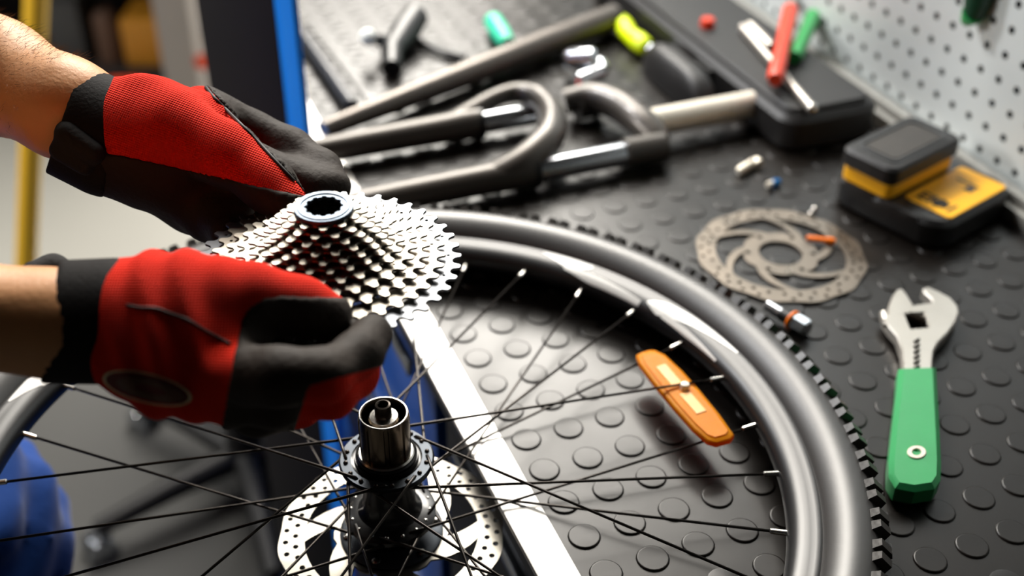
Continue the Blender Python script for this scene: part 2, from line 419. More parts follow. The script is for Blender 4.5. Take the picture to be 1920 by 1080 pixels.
for i in range(-2, 20):
    for j in range(-24, 45):
        x, y = g0 + pitch * np.array([i * math.cos(ga) - j * math.sin(ga), i * math.sin(ga) + j * math.cos(ga)])
        p = np.array([x, y, MAT_Z]); D, E = p @ NV, p @ EV
        if .111 < D < .635 and E0 + .02 < E < E1 - .02:
            q = RM.T @ (p - CAM); u, v = 960 + FPX * q[0] / -q[2], 540 - FPX * q[1] / -q[2]
            inv = 0 if (-60 < u < 1980 and 0 < v < 1080) else 1
            spots.append((inv, np.linalg.norm(p - CAM), p))
spots.sort(key=lambda s: (s[0], s[1]))
rest = MB()
for k, (inv, dist, p) in enumerate(spots):
    if k < 295:
        o = bpy.data.objects.new('stud', sme); COL.objects.link(o); o.parent = rm; o.matrix_parent_inverse = rm.matrix_basis.inverted(); o.location = p
    else: rest.add([np.array(v) + p for v in SV], SF)
ro = rest.build('stud_field', M['rubber_stud'], rm); ro['kind'] = 'stuff'; autosmooth(ro, 30)

# perforated steel board standing at the back of the bench
pb = thing('pegboard', 'light grey perforated steel board standing along the back of the workbench', 'pegboard', W(.688, .4, -.02))
def pegmesh():
    V = []; F = []; p = .0254; hs = .0041; jz = range(-1, 25); je = range(-22, 50); key = {}
    def vid(e, z):
        k = (round(e, 5), round(z, 5))
        if k not in key: key[k] = len(V); V.append(W(.688, e, z))
        return key[k]
    for a in je:
        for b in jz:
            e, z = .2515 - .0254 * 9 + a * p, .0055 + b * p
            o = [(e - p / 2, z - p / 2), (e, z - p / 2), (e + p / 2, z - p / 2), (e + p / 2, z), (e + p / 2, z + p / 2), (e, z + p / 2), (e - p / 2, z + p / 2), (e - p / 2, z)]
            r = hs; i = [(e - r * .8, z - r * .8), (e, z - r), (e + r * .8, z - r * .8), (e + r, z), (e + r * .8, z + r * .8), (e, z + r), (e - r * .8, z + r * .8), (e - r, z)]
            O = [vid(*x) for x in o]; I = [vid(*x) for x in i]
            for k in range(8): F.append((O[k], I[k], I[(k + 1) % 8], O[(k + 1) % 8]))
    return V, F
pv, pf = pegmesh()
po = mk('perforated_sheet', pv, pf, M['pegboard'], pb)
sm = po.modifiers.new('thick', 'SOLIDIFY'); sm.thickness = .0012; sm.offset = 0
MB().box(W(.735, .75, .28), (.012, .95, .34), R0).build('back_board', M['dark_back'], pb)
MB().box(W(.688, .66, -.0235), (.004, .92, .003), R0).build('bottom_flange', M['pegboard'], pb)
rl = thing('grey_rail', 'pale grey two-step metal rail along the bottom of the pegboard', 'rail', W(.665, .3, -.0265))
MB().box(W(.665, .6, -.0185), (.0045, .95, .008), R0).build('lower_step', M['grey_rail'], rl, bevel=.001)
MB().box(W(.677, .6, -.0145), (.006, .95, .012), R0).build('upper_step', M['grey_rail'], rl, bevel=.001)
#@@WHEEL
# ------------------------------------------------------------------ bicycle wheel, its centre at the world origin
wheel = thing('bicycle_wheel', 'black spoked rear bicycle wheel lying flat over the workbench edge', 'wheel', (0, 0, STUD_Z))
half = [(.2880, .0100), (.2895, .0128), (.293, .0172), (.300, .0222), (.3075, .0241), (.3145, .0226), (.3205, .0192), (.3255, .0135), (.3285, .0065), (.3292, 0)]
prof = half + [(r, -z) for r, z in half[-2::-1]]
tyre = MB().lathe(prof, 180).build('tyre', M['tyre'], wheel, smooth=True)
def knob_geo(a, pa, r0, z0, ln, wd, ht):
    """one tread block; a = angle round the wheel, pa = tilt of its outward normal, ln along the tread"""
    er = np.array([math.cos(a), math.sin(a), 0]); et = np.array([-math.sin(a), math.cos(a), 0]); ez = np.array([0, 0, 1.])
    nn = er * math.cos(pa) + ez * math.sin(pa); cc = -er * math.sin(pa) + ez * math.cos(pa); c = er * r0 + ez * z0
    v = []
    for k, s in ((-.0008, 1.12), (ht, .86)):
        for i, j in ((-1, -1), (1, -1), (1, 1), (-1, 1)): v.append(c + nn * k + et * i * ln / 2 * s + cc * j * wd / 2 * s)
    return v, [(3, 2, 1, 0), (4, 5, 6, 7), (0, 1, 5, 4), (1, 2, 6, 5), (2, 3, 7, 6), (3, 0, 4, 7)]
NG = 75
kv, kf = knob_geo(0, math.radians(47), .3232, .0165, .0066, .0115, .0056)
kme = bpy.data.meshes.new('tread_knob'); kme.from_pydata([tuple(x) for x in kv], [], kf); kme.materials.append(M['knob'])
low = MB()
for g in range(NG):
    for s in (-.0054, .0054):
        a = 2 * math.pi * g / NG + s / .325
        o = bpy.data.objects.new('tread_knob', kme); COL.objects.link(o); o.parent = tyre; o.rotation_euler = (0, 0, a)
        low.add(*knob_geo(a, math.radians(-47), .3225, -.0165, .0066, .0100, .0046))
    for s, zz in ((0, .0075), (.0126, .0), (0, -.0075)):
        low.add(*knob_geo(2 * math.pi * g / NG + .0135 / .329 + s / .329, math.atan2(zz, .035), .3275, zz, .0085, .007, .0052))
lo_ = low.build('centre_tread', M['knob'], tyre); lo_['kind'] = 'stuff'

rp = [(.2905, .0100), (.2895, .0122), (.2875, .0128), (.2850, .0122), (.2815, .0117), (.2780, .0114), (.2735, .0098), (.2700, .0070), (.2682, .0032), (.2680, 0)]
rprof = rp + [(r, -z) for r, z in rp[-2::-1]]
rim = MB().lathe(rprof, 160).build('rim', M['rim'], wheel, smooth=True)
def rim_pt(a, s, off=.0003):
    """s = 0 at the outer lip .. 1 at the spoke bed, along the upper rim face"""
    pts = rp[1:]; x = s * (len(pts) - 1); i = min(int(x), len(pts) - 2); t = x - i
    r = pts[i][0] * (1 - t) + pts[i + 1][0] * t; z = pts[i][1] * (1 - t) + pts[i + 1][1] * t
    return np.array([(r - off * .4) * math.cos(a), (r - off * .4) * math.sin(a), z + off])
def decal(a0, a1, lo, hi):
    k = max(6, int(abs(a1 - a0) / 1.0)); m = 8; v = []; f = []
    for i in range(k + 1):
        t = i / k; a = math.radians(a0 + (a1 - a0) * t); s0, s1 = lo(t), hi(t)
        for j in range(m + 1): v.append(rim_pt(a, s0 + (s1 - s0) * j / m))
    for i in range(k):
        for j in range(m):
            q = (i * (m + 1) + j, (i + 1) * (m + 1) + j, (i + 1) * (m + 1) + j + 1, i * (m + 1) + j + 1); f.append(q[::-1] if a1 < a0 else q)
    mk('decal', v, f, M['decal'], rim, True)
def lerp(*kv):
    return lambda t: float(np.interp(t, [k for k, _ in kv], [x for _, x in kv]))
for base in (0, 100.0):      # the same lettering-free graphic appears twice round the visible rim
    decal(67 + base, 57.5 + base, lerp((0, .18), (.5, .16), (1, .18)), lerp((0, .25), (.55, .60), (.8, .55), (1, .30)))
    decal(62 + base, 46 + base, lerp((0, .55), (.3, .50), (1, .62)), lerp((0, .62), (.35, .78), (1, .80)))
    decal(45 + base, 26 + base, lerp((0, .55), (.12, .30), (.4, .18), (1, .14)), lerp((0, .60), (.15, .75), (.5, .50), (1, .22)))
    decal(41 + base, 27 + base, lerp((0, .62), (.4, .62), (1, .72)), lerp((0, .74), (.4, .80), (1, .78)))

# hub
hub = MB().lathe([(.0, -.0315), (.0300, -.0315), (.0320, -.0322), (.0320, -.0290), (.030, -.0280), (.0225, -.0265), (.0190, -.022), (.0180, -.010), (.0185, .006), (.0215, .0135), (.0300, .0165), (.0318, .0175), (.0322, .0195), (.0312, .0207), (.0245, .0207), (.0235, .0200), (.0218, .0200), (.0212, .0232), (.0, .0232)], 64).build('hub', M['hub_black'], wheel, auto=40)
MB().lathe([(.0241, .0208), (.0240, .0212), (.0309, .0212), (.0314, .0205)], 64).build('flange_face', M['hub_grey'], hub, auto=40)
MB().lathe([(.0200, .0230), (.0207, .0250), (.0198, .0262), (.0188, .0250), (.0184, .0232)], 48).build('seal_ring', M['hub_black'], hub, auto=30)
MB().lathe([(.0185, .0240), (.0190, .0262), (.0180, .0272), (.0150, .0272)], 48).build('seal_washer', M['steel'], hub, auto=30)
fb = MB()
fprof = []
nsp = 9; ncir = 180
def fr(q, z):
    ph = (q * nsp / (2 * math.pi)) % 1.0
    return .0160 + (.00105 if .12 < ph < .88 else 0)
rings = [(.0262, 0), (.0272, 1), (.0560, 1), (.0585, .6), (.0605, .35)]
v = []; f = []
for z, k in rings:
    for j in range(ncir):
        q = 2 * math.pi * j / ncir; r = .0160 + (fr(q, z) - .0160) * k; v.append((r * math.cos(q), r * math.sin(q), z))
for r, z in ((.0152, .0609), (.0146, .0604), (.0146, .040), (.002, .040)):
    for j in range(ncir): q = 2 * math.pi * j / ncir; v.append((r * math.cos(q), r * math.sin(q), z))
for i in range(len(rings) + 3):
    for j in range(ncir): f.append((i * ncir + j, i * ncir + (j + 1) % ncir, (i + 1) * ncir + (j + 1) % ncir, (i + 1) * ncir + j))
o = mk('freehub_body', v, f, M['freehub'], hub); autosmooth(o, 28)
MB().lathe([(.0149, .0600), (.0152, .0612), (.0159, .0611), (.0162, .0602)], 64).build('freehub_lip', M['steel'], hub, auto=25)
MB().lathe([(.0105, .040), (.0105, .052), (.0098, .0545), (.0098, .0570), (.0060, .0585)], 40).build('bearing_cone', M['freehub'], hub, auto=30)
MB().lathe([(.0102, .0540), (.0102, .0566), (.0092, .0582), (.0058, .0590)], 40).build('lock_nut', M['steel'], hub, auto=30)
MB().lathe([(.0056, .050), (.0056, .0640), (.0050, .0680), (.0038, .0684), (.0032, .0676), (.0032, .058)], 32).build('axle', M['steel_dark'], hub, auto=30)
MB().lathe([(.0056, -.030), (.0056, -.062), (.0040, -.064), (0, -.064)], 24).build('axle_stub', M['steel_dark'], hub, auto=30)

# spokes, laced three-cross in the order read from the photograph
PH0 = 1.40150; FR_ = .0275
hz = {'D': .0195, 'N': -.0300}
pat = [('N', 1), ('D', 1), ('N', -1), ('D', -1)]
heads = []
for i in range(32):
    sd, sg = pat[i % 4]; a = PH0 - i * 2 * math.pi / 32; b = a + sg * math.radians(67.5)
    out = .0022 if sg > 0 else -.0022
    H = np.array([FR_ * math.cos(b), FR_ * math.sin(b), hz[sd] + (out if sd == 'D' else -out)])
    Nn = np.array([.2690 * math.cos(a), .2690 * math.sin(a), .0012 if sd == 'D' else -.0012])
    dr = (Nn - H); Lh = np.linalg.norm(dr); dr /= Lh
    mid = H + dr * .10; e2 = Nn - dr * .006
    sp = MB().tube([H - dr * .0025 - np.array([0, 0, out if sd == 'D' else -out]), H - dr * .0005, H + dr * .012, mid, e2], [.00115, .00115, .00115, .00095, .00100], 8).build('spoke', M['spoke'], wheel, smooth=True)
    MB().tube([Nn - dr * .0115, Nn - dr * .0110, Nn - dr * .002, Nn + dr * .002], [.0014, .0019, .0020, .0024], 10).build('nipple', M['nipple'], sp, auto=40)
    if sd == 'D': heads.append((b, sg))
for b, sg in heads:
    z = .0212 if sg < 0 else .0214
    MB().lathe([(.0017, 0), (.0014, .0009), (.0007, .0013), (0, .0014)], 10, (FR_ * math.cos(b + .19), FR_ * math.sin(b + .19), z)).build('spoke_head', M['steel_dark'], hub, smooth=True)
for k in range(16):
    b = 2 * math.pi * k / 16
    MB().lathe([(.0017, 0), (.0014, .0009), (.0007, .0013), (0, .0014)], 8, (.0275 * math.cos(b), .0275 * math.sin(b), -.0282)).build('spoke_head', M['nipple'], hub, smooth=True)

# brake rotors
def rotor_loops(R, nh, arms, swirl, wave, inner=.0215, wi=.039, t0=.16, t1=.92, wf=1.2):
    loops = []
    n = 240
    loops.append([((R - wave * (.5 + .5 * math.cos(q * arms * 2))) * math.cos(q), (R - wave * (.5 + .5 * math.cos(q * arms * 2))) * math.sin(q)) for q in [2 * math.pi * i / n for i in range(n)]])
    loops.append(circ(inner, 36))
    for k in range(nh):
        for j, rr in enumerate((R - .0056, R - .0124)):
            if k % 5 == 4 and j == 0: continue
            q = 2 * math.pi * (k + .5 * j) / nh; loops.append(circ(.0021, 12, (rr * math.cos(q), rr * math.sin(q))))
    rb = R - .0185
    for k in range(arms):
        q0 = 2 * math.pi * k / arms; pts = []; wv = 2 * math.pi / arms
        for t in np.linspace(t0, t1, 9): pts.append((rb, q0 + wv * t))
        for t in np.linspace(0, 1, 6)[1:]: pts.append((rb + (wi - rb) * t, q0 + wv * t1 - (swirl + .10) * t))
        for t in np.linspace(0, 1, 4)[1:]: pts.append((wi + .002 * math.sin(t * math.pi), q0 + wv * t1 - swirl - .10 - (t1 - t0 - .42) * wv * wf * t))
        for t in np.linspace(0, 1, 6)[1:-1]: pts.append((wi + (rb - wi) * t, q0 + wv * t1 - swirl - .10 - (t1 - t0 - .42) * wv * wf + (wv * t0 - wv * t1 + swirl + .10 + (t1 - t0 - .42) * wv * wf) * t))
        loops.append([(r * math.cos(q), r * math.sin(q)) for r, q in pts])
    for k in range(6):
        q = 2 * math.pi * (k + .5) / 6; loops.append(circ(.0026, 12, (.0300 * math.cos(q), .0300 * math.sin(q))))
    return loops
wr_ = prism('brake_rotor', rotor_loops(.0800, 42, 6, .55, .0018), .0018, M['rotor'], wheel, z=-.0515, bev=.0002)
MB().lathe([(.0205, -.0500), (.0360, -.0500), (.0365, -.0488), (.0340, -.0478), (.0215, -.0478), (.0205, -.0484)], 48).build('rotor_carrier', M['hub_grey'], wr_, auto=30)
MB().lathe([(.0195, -.030), (.0195, -.0484), (.0215, -.0490)], 40).build('carrier_sleeve', M['hub_black'], wr_, auto=30)
for k in range(6):
    q = 2 * math.pi * (k + .25) / 6
    MB().lathe([(.0030, 0), (.0030, .0010), (.0022, .0016), (0, .0017)], 12, (.0315 * math.cos(q), .0315 * math.sin(q), -.0478)).build('rivet', M['steel'], wr_, auto=40)
# amber reflector clipped to the spokes
rc = np.array([.2130, .0905]); ra = math.atan2(.0427 - .137, .232 - .1895)
Rr = np.array([[math.cos(ra), -math.sin(ra), 0], [math.sin(ra), math.cos(ra), 0], [0, 0, 1]])
outl = [(-.0555, -.004), (-.0545, -.0085), (-.045, -.0115), (-.02, -.0128), (.01, -.0130), (.035, -.0122), (.0500, -.0100), (.0545, -.0060), (.0550, .0045), (.0520, .0090), (.03, .0112), (0, .0122), (-.025, .0120), (-.046, .0098), (-.0535, .0060), (-.0555, .002)]
refl = prism('reflector', [outl], .0058, M['amber'], wheel, z=-.0010, bev=.0012, basis=Rr, origin=(rc[0], rc[1], 0), auto=50)
inl = [(x * .93, y * .80) for x, y in outl]
prism('lens', [inl], .0010, M['amber'], refl, z=.0022, bev=.0003, basis=Rr, origin=(rc[0], rc[1], 0))
for x0 in (-.0225, .0125):
    prism('lens_window', [[(x0 - .0120, -.0042), (x0 + .0120, -.0042), (x0 + .0120, .0040), (x0 - .0120, .0040)]], .0010, M['amber_pale'], refl, z=.0028, bev=.0003, basis=Rr, origin=(rc[0], rc[1], 0))['label'] = 'paler amber rectangle'
MB().lathe([(.0036, .0022), (.0036, .0062), (.0028, .0074), (0, .0077)], 16, (*(rc + (Rr @ np.array([-.004, .003, 0]))[:2]), 0)).build('clip', M['clip_white'], refl, auto=50)['label'] = 'round clear clip'

# ------------------------------------------------------------------ cassette held above the hub
cass = thing('cassette', 'silver bicycle cassette of stacked toothed sprockets held between two gloved hands', 'cassette', (-.0254, -.0021, .1815))
CX, CY, CZ = -.0254, -.0021, .1815
CP = .01143      # chain pitch at the scale of this wheel
def sprocket_loop(n, ph=0.0):
    pr = CP / (2 * math.sin(math.pi / n)); rr = .00355; pts = []
    for k in range(n):
        c = 2 * math.pi * k / n + ph; cx, cy = pr * math.cos(c), pr * math.sin(c)
        er = np.array([math.cos(c), math.sin(c)]); et = np.array([-math.sin(c), math.cos(c)])
        for q in (-82, -50, -17, 17, 50, 82):
            t = math.radians(q); p = np.array([cx, cy]) - rr * math.cos(t) * er + rr * math.sin(t) * et; pts.append(tuple(p))
        m = c + math.pi / n
        for s, hgt in ((-.0018, .0012), (-.0012, .0019), (.0008, .0022), (.0018, .0014)):
            e2 = np.array([math.cos(m), math.sin(m)]); t2 = np.array([-math.sin(m), math.cos(m)])
            pts.append(tuple(e2 * (pr * math.cos(math.pi / n) + hgt) + t2 * s))
    return pts
teeth = [42, 37, 32, 28, 24, 21, 19, 17, 15, 13, 11]
z = 0.0009
for i, n in enumerate(teeth):
    pr = CP / (2 * math.sin(math.pi / n)); ph = .11 * i
    loops = [sprocket_loop(n, ph)]
    ir = max(.0165, pr - .0130) if n > 17 else .0150
    if i == 10: ir = .0128
    loops.append(circ(ir, 40))
    if n >= 15:
        nh = n // 2
        for k in range(nh):
            if k % 4 == 3: continue
            q = 2 * math.pi * (2 * k + .5) / n + ph; r = pr - .0058; loops.append(circ(.0011, 7, (r * math.cos(q), r * math.sin(q))))
    o = prism('sprocket', loops, .0016, M['nickel_large'] if i == 0 else M['nickel'], cass, z=CZ + z, bev=.0002, origin=(CX, CY, 0), auto=25)
    if n > 17:      # spider arms carrying the ring
        b = MB()
        for k in range(5):
            q = 2 * math.pi * k / 5 + .25 * i; e = np.array([math.cos(q), math.sin(q), 0]); t = np.array([-math.sin(q), math.cos(q), 0]); mid = (ir + .016) / 2
            R = np.stack([e, t, np.array([0, 0, 1.])], 1); b.box(np.array([CX, CY, CZ + z - .0003]) + e * mid, ((ir - .0155) / 2 + .002, .0042, .0008), R)
        b.build('spider_arm', M['sprocket_black'], o)
    z += .00342
MB().lathe([(.0178, CZ + .0), (.0185, CZ + .002), (.0185, CZ + .028), (.0150, CZ + .0330), (.0130, CZ + .0330), (.0130, CZ + .0)], 48, (CX, CY, 0), closed=True).build('spacer_core', M['sprocket_black'], cass, auto=30)
# lockring: knurled washer with a splined bore
zt = CZ + z - .00342 + .0010
bore = []
for k in range(12):
    for t, r in ((0, .0113), (.40, .0113), (.5, .0103), (.9, .0103)): q = 2 * math.pi * (k + t) / 12; bore.append((r * math.cos(q), r * math.sin(q)))
lk = prism('lockring', [circ(.0168, 64), bore], .0026, M['lockring'], cass, z=zt + .0013, bev=.0004, origin=(CX, CY, 0))
MB().lathe([(.0152, .0026), (.0150, .0032), (.0134, .0032), (.0132, .0026)], 64, (CX, CY, zt)).build('raised_ring', M['lockring'], lk, auto=30)
bo2 = [(x * 1.12, y * 1.12) for x, y in bore]
prism('bore_sleeve', [bo2, bore], .016, M['steel_dark'], lk, z=zt - .0085, origin=(CX, CY, 0))
MB().lathe([(.0113, -.004), (.0104, -.005), (.0104, -.0075), (.0113, -.0085)], 40, (CX, CY, zt)).build('bore_thread', M['steel_dark'], lk, auto=30)
# ------------------------------------------------------------------ things lying on the bench
def de(p): p = np.array(p); return float(p @ NV), float(p @ EV)
# suspension fork
fk = thing('suspension_fork', 'dark grey bicycle suspension fork with silver steerer lying across the mat', 'fork', W(.3, .384, STUD_Z))
ZL = -.0074
l1a, l1b = de(at_z(590, 287, ZL)), de(at_z(845, 240, ZL)); l2a, l2b = de(at_z(690, 384, ZL)), de(at_z(945, 330, ZL))
e1 = (l1a[1] + l1b[1]) / 2; e2 = (l2a[1] + l2b[1]) / 2
for ee, d1, lab in ((e1, l1b[0], 0), (e2, l2b[0], 1)):
    ds = [-.02, .0, .05, .12, d1 - .01, d1 + .012, d1 + .03]; rs = [.0105, .0120, .0130, .0142, .0152, .0166, .0160]
    lg = MB().tube([W(d, ee, ZL + (.0005 if d < .1 else .001)) for d in ds], rs, 28).build('lower_leg', M['fork_grey'], fk, auto=50)
    MB().tube([W(d1 + .026, ee, ZL), W(d1 + .034, ee, ZL)], .0168, 28).build('seal_collar', M['plastic_black'], lg, auto=40)
    MB().box(W(-.030, ee, ZL), (.014, .004, .010), rot_de()).build('dropout', M['fork_grey'], fk, bevel=.002)
    MB().tube([W(d1 + .02, ee, ZL), W(d1 + .165 - (.05 if not lab else .03), ee, ZL)], .0122, 28).build('stanchion', M['chrome'], fk, auto=50)['label'] = 'polished silver tube'
arch = [at_z(u, v, z) for u, v, z in ((838, 240, -.006), (880, 212, .002), (925, 186, .008), (968, 174, .010), (1008, 182, .012), (1034, 214, .012), (1030, 256, .010), (992, 296, .004), (940, 326, -.004), (900, 337, -.008))]
ap = smoothpath(arch, 6)
MB().tube(ap, [.0130 - .0030 * math.sin(math.pi * min(1, i / 24)) + .0035 * math.sin(math.pi * max(0, (i - 26) / 28)) for i in range(len(ap))], 20).build('arch', M['fork_grey'], fk, auto=60)
MB().tube(smoothpath([at_z(988, 296, .010), at_z(1000, 282, .014), at_z(1014, 268, .017)], 4), .0042, 12).build('cable_guide', M['plastic_black'], fk, auto=50)
cr = [at_z(u, v, z) for u, v, z in ((1060, 190, -.004), (1110, 182, .002), (1160, 198, .004), (1200, 228, .002), (1222, 250, -.002), (1235, 268, -.006))]
cp = smoothpath(cr, 6)
MB().tube(cp, [.0135 + .004 * math.sin(math.pi * i / (len(cp) - 1)) for i in range(len(cp))], 20).build('crown', M['fork_grey'], fk, auto=60)
d2 = de(at_z(1165, 283, ZL))[0]
MB().tube([W(d2, e2, ZL), W(d2 + .045, e2, ZL)], [.0158, .0152], 28).build('crown_sleeve', M['fork_grey'], fk, auto=40)
d3 = de(at_z(1030, 186, ZL))[0]
MB().tube([W(d3 + .02, e1, ZL), W(d3 + .05, e1, ZL)], [.0152, .0150], 28).build('crown_sleeve', M['fork_grey'], fk, auto=40)
s0, s1 = at_z(1205, 233, .0), at_z(1490, 180, .0)
MB().tube([s0, s0 + (s1 - s0) * .06, s1], [.0175, .0148, .0142], 28).build('steerer_tube', M['alloy'], fk, auto=40)['label'] = 'raw silver steerer tube'

# long tube behind the fork
a, b = at_z(606, 243, -.010), at_z(1110, 48, -.006)
tb = MB().tube([a, a + (b - a) * .03, a + (b - a) * .35, a + (b - a) * .8, b + (b - a) * .1], [.0090, .0100, .0135, .0165, .0165], 28).build('metal_tube', M['tube'], auto=50)
tag(tb, 'long grey metal tube tapering to its left end, lying behind the fork', 'tube')
p0, p1 = at_z(540, 30, -.016), at_z(660, 200, -.016)
tag(MB().tube([p0, p0 + (p1 - p0) * .5, p1], .0085, 20).build('navy_rod', M['navy'], auto=50), 'dark navy rod lying along the front edge of the mat', 'rod')
tag(MB().tube(smoothpath([at_z(575, 45, -.0235), at_z(640, 125, -.0235), at_z(700, 205, -.0235)], 6), .0011, 8).build('thin_cable', M['plastic_black'], smooth=True), 'thin dark cable lying beside the navy rod', 'cable')
# odds and ends at the far end of the bench
k = thing('clamp_fitting', 'black clamp fitting with a round white cap at the far end of the bench', 'clamp', at_z(735, 85, STUD_Z))
c0 = at_z(735, 95, -.012)
MB().tube([at_z(735, 128, -.014), c0, at_z(760, 60, -.006), at_z(780, 30, .0)], [.011, .014, .018, .016], 20).build('clamp_body', M['plastic_black'], k, auto=50)
MB().tube([at_z(740, 80, -.008), at_z(705, 72, -.004)], [.010, .0085], 18).build('clamp_arm', M['plastic_black'], k, auto=40)
wc = at_z(690, 70, .006); dd = (CAM - wc) / np.linalg.norm(CAM - wc)
MB().lathe([(.0, -.008), (.0094, -.008), (.0098, .0), (.0075, .0048), (0, .006)], 24, wc, tuple(dd)).build('cap', M['white_plastic'], k, auto=60)['label'] = 'round white cap'
tag(MB().tube(smoothpath([at_z(765, 66, -.016), at_z(800, 84, -.019), at_z(835, 98, -.019), at_z(872, 107, -.019)], 6), [.0045] * 19, 12).build('black_hose', M['plastic_black']), 'short curved black hose on the mat beyond the metal tube', 'hose')
tag(MB().tube([at_z(925, 40, -.012), at_z(940, 64, -.012), at_z(952, 82, -.013)], [.0120, .0125, .0090], 18).build('teal_cap', M['teal_plastic'], auto=50), 'small teal plastic cap lying beyond the metal tube', 'cap')
k = thing('chrome_clamp', 'small chrome clamp with a slot and red washer, behind the fork arch', 'clamp', at_z(1098, 150, STUD_Z))
MB().tube([at_z(1068, 112, -.006), at_z(1072, 112, -.004), at_z(1112, 112, .0), at_z(1116, 112, .0)], [.0110, .0135, .0140, .0115], 24).build('barrel', M['chrome'], k, auto=35)
MB().tube([at_z(1085, 152, -.014), at_z(1128, 134, -.010)], [.0095, .0100], 20).build('lower_barrel', M['chrome'], k, auto=35)
MB().tube([at_z(1082, 158, -.019), at_z(1100, 156, -.018)], [.0062, .0062], 16).build('washer', M['red_plastic'], k, auto=40)['label'] = 'red washer'
MB().tube([at_z(1126, 118, -.006), at_z(1132, 132, -.008)], [.0070, .0075], 16).build('screw_head', M['chrome'], k, auto=35)
k = thing('screwdriver', 'screwdriver with lime yellow handle lying at the far end of the bench', 'screwdriver', at_z(1200, 80, STUD_Z))
MB().tube(smoothpath([at_z(1165, 40, -.010), at_z(1178, 62, -.010), at_z(1200, 80, -.010), at_z(1216, 90, -.011)], 4), [.0100, .0110, .0122, .0120, .0105, .0100, .0110, .0118, .0118, .0116, .0112, .0105, .0080], 18).build('handle', M['lime_plastic'], k, auto=60)
MB().tube([at_z(1216, 90, -.012), at_z(1238, 104, -.014)], [.0072, .0066], 14).build('ferrule', M['chrome'], k, auto=40)
MB().tube([at_z(1238, 104, -.015), at_z(1272, 124, -.017)], [.0058, .0050], 12).build('shaft', M['pink_grip'], k, auto=40)['label'] = 'dull pink sleeved shaft'
# soft pouch and flat black case with tools on it
V = []; Fq = []; nu, nv = 32, 12; pc = W(.500, .510, STUD_Z)
for i in range(nv + 1):
    t = i / nv * math.pi / 2; z = .040 * math.sin(t)
    for j in range(nu):
        q = 2 * math.pi * j / nu; r = (abs(math.cos(q)) ** 3 + abs(math.sin(q)) ** 3) ** (-1 / 3); rr = math.cos(t) ** .55 * r * (1 + .03 * math.sin(5 * q))
        V.append(pc + NV * .020 * rr * math.cos(q) + EV * .075 * rr * math.sin(q) + np.array([0, 0, z]))
for i in range(nv):
    for j in range(nu): Fq.append((i * nu + j, i * nu + (j + 1) % nu, (i + 1) * nu + (j + 1) % nu, (i + 1) * nu + j))
Fq.append(tuple(range(nu - 1, -1, -1)))
tag(mk('tool_pouch', V, Fq, M['plastic_black_soft'], None, True), 'soft black pouch standing left of the flat black case', 'pouch')
k = thing('tool_case', 'flat black plastic case with rounded edges lying against the pegboard', 'case', W(.600, .57, STUD_Z))
prism('case_body', [rounded(.054, .240, .018)], .040, M['plastic_black_soft'], k, z=0, bev=.006, basis=rot_de(), origin=W(.588, .575, STUD_Z + .020))
prism('case_lid', [rounded(.049, .234, .015)], .006, M['plastic_black_soft'], k, z=0, bev=.002, basis=rot_de(), origin=W(.588, .575, STUD_Z + .0425))
MB().box(W(.527, .50, STUD_Z + .024), (.0025, .018, .007), rot_de()).build('latch', M['plastic_black'], k, bevel=.001)
ZT = STUD_Z + .0455
k = thing('ball_end_rod', 'long silver rod with a ball end lying on the flat black case', 'rod', at_z(1480, 155, ZT))
a, b = at_z(1392, 52, ZT + .0052), at_z(1522, 203, ZT + .0052)
MB().tube([a, b], .0050, 16).build('rod', M['satin_chrome'], k, auto=40)
bm_ = MB(); n_ = 10
bm_.lathe([(.0062 * math.sin(math.pi * i / n_), -.0062 * math.cos(math.pi * i / n_)) for i in range(n_ + 1)], 16, b).build('ball_end', M['steel'], k, smooth=True)
a, b = at_z(1406, 48, ZT + .006), at_z(1446, 88, ZT + .006)
tag(MB().tube([a, a + (b - a) * .5, b], [.0058, .0062, .0052], 16).build('steel_pin', M['satin_chrome'], auto=40), 'short silver pin on the case, right of the long silver rod', 'pin')
k = thing('red_tool', 'tool with a bright red handle lying over the silver rod, pointing at the steerer', 'tool', at_z(1460, 100, ZT))
a, b = at_z(1453, 150, ZT + .0185), at_z(1482, 20, ZT + .0185)
MB().tube([a, a + (b - a) * .05, a + (b - a) * .3, a + (b - a) * .45, b], [.0074, .0092, .0090, .0083, .0098], 20).build('handle', M['red_plastic'], k, auto=50)
MB().tube([b, b + (b - a) * .5], [.004, .004], 12).build('shaft', M['satin_chrome'], k, auto=40)
k = thing('green_tool', 'green handled tool on the black case, right of the red handle', 'tool', at_z(1500, 90, ZT))
a, b = at_z(1490, 108, ZT + .0095), at_z(1525, 30, ZT + .0095)
MB().tube([a, a + (b - a) * .1, a + (b - a) * .35, b], [.0070, .0088, .0080, .0092], 18).build('handle', M['green_plastic'], k, auto=50)
MB().tube([b, b + (b - a) * .5], [.0035, .0035], 12).build('shaft', M['satin_chrome'], k, auto=40)
tag(MB().lathe([(.0, 0), (.0080, 0), (.0088, .004), (.0075, .010), (.0, .011)], 20, at_z(1326, 50, ZT - .02 + .02)).build('red_button', M['red_plastic'], auto=50), 'small red cap sitting on the far edge of the black case', 'cap')
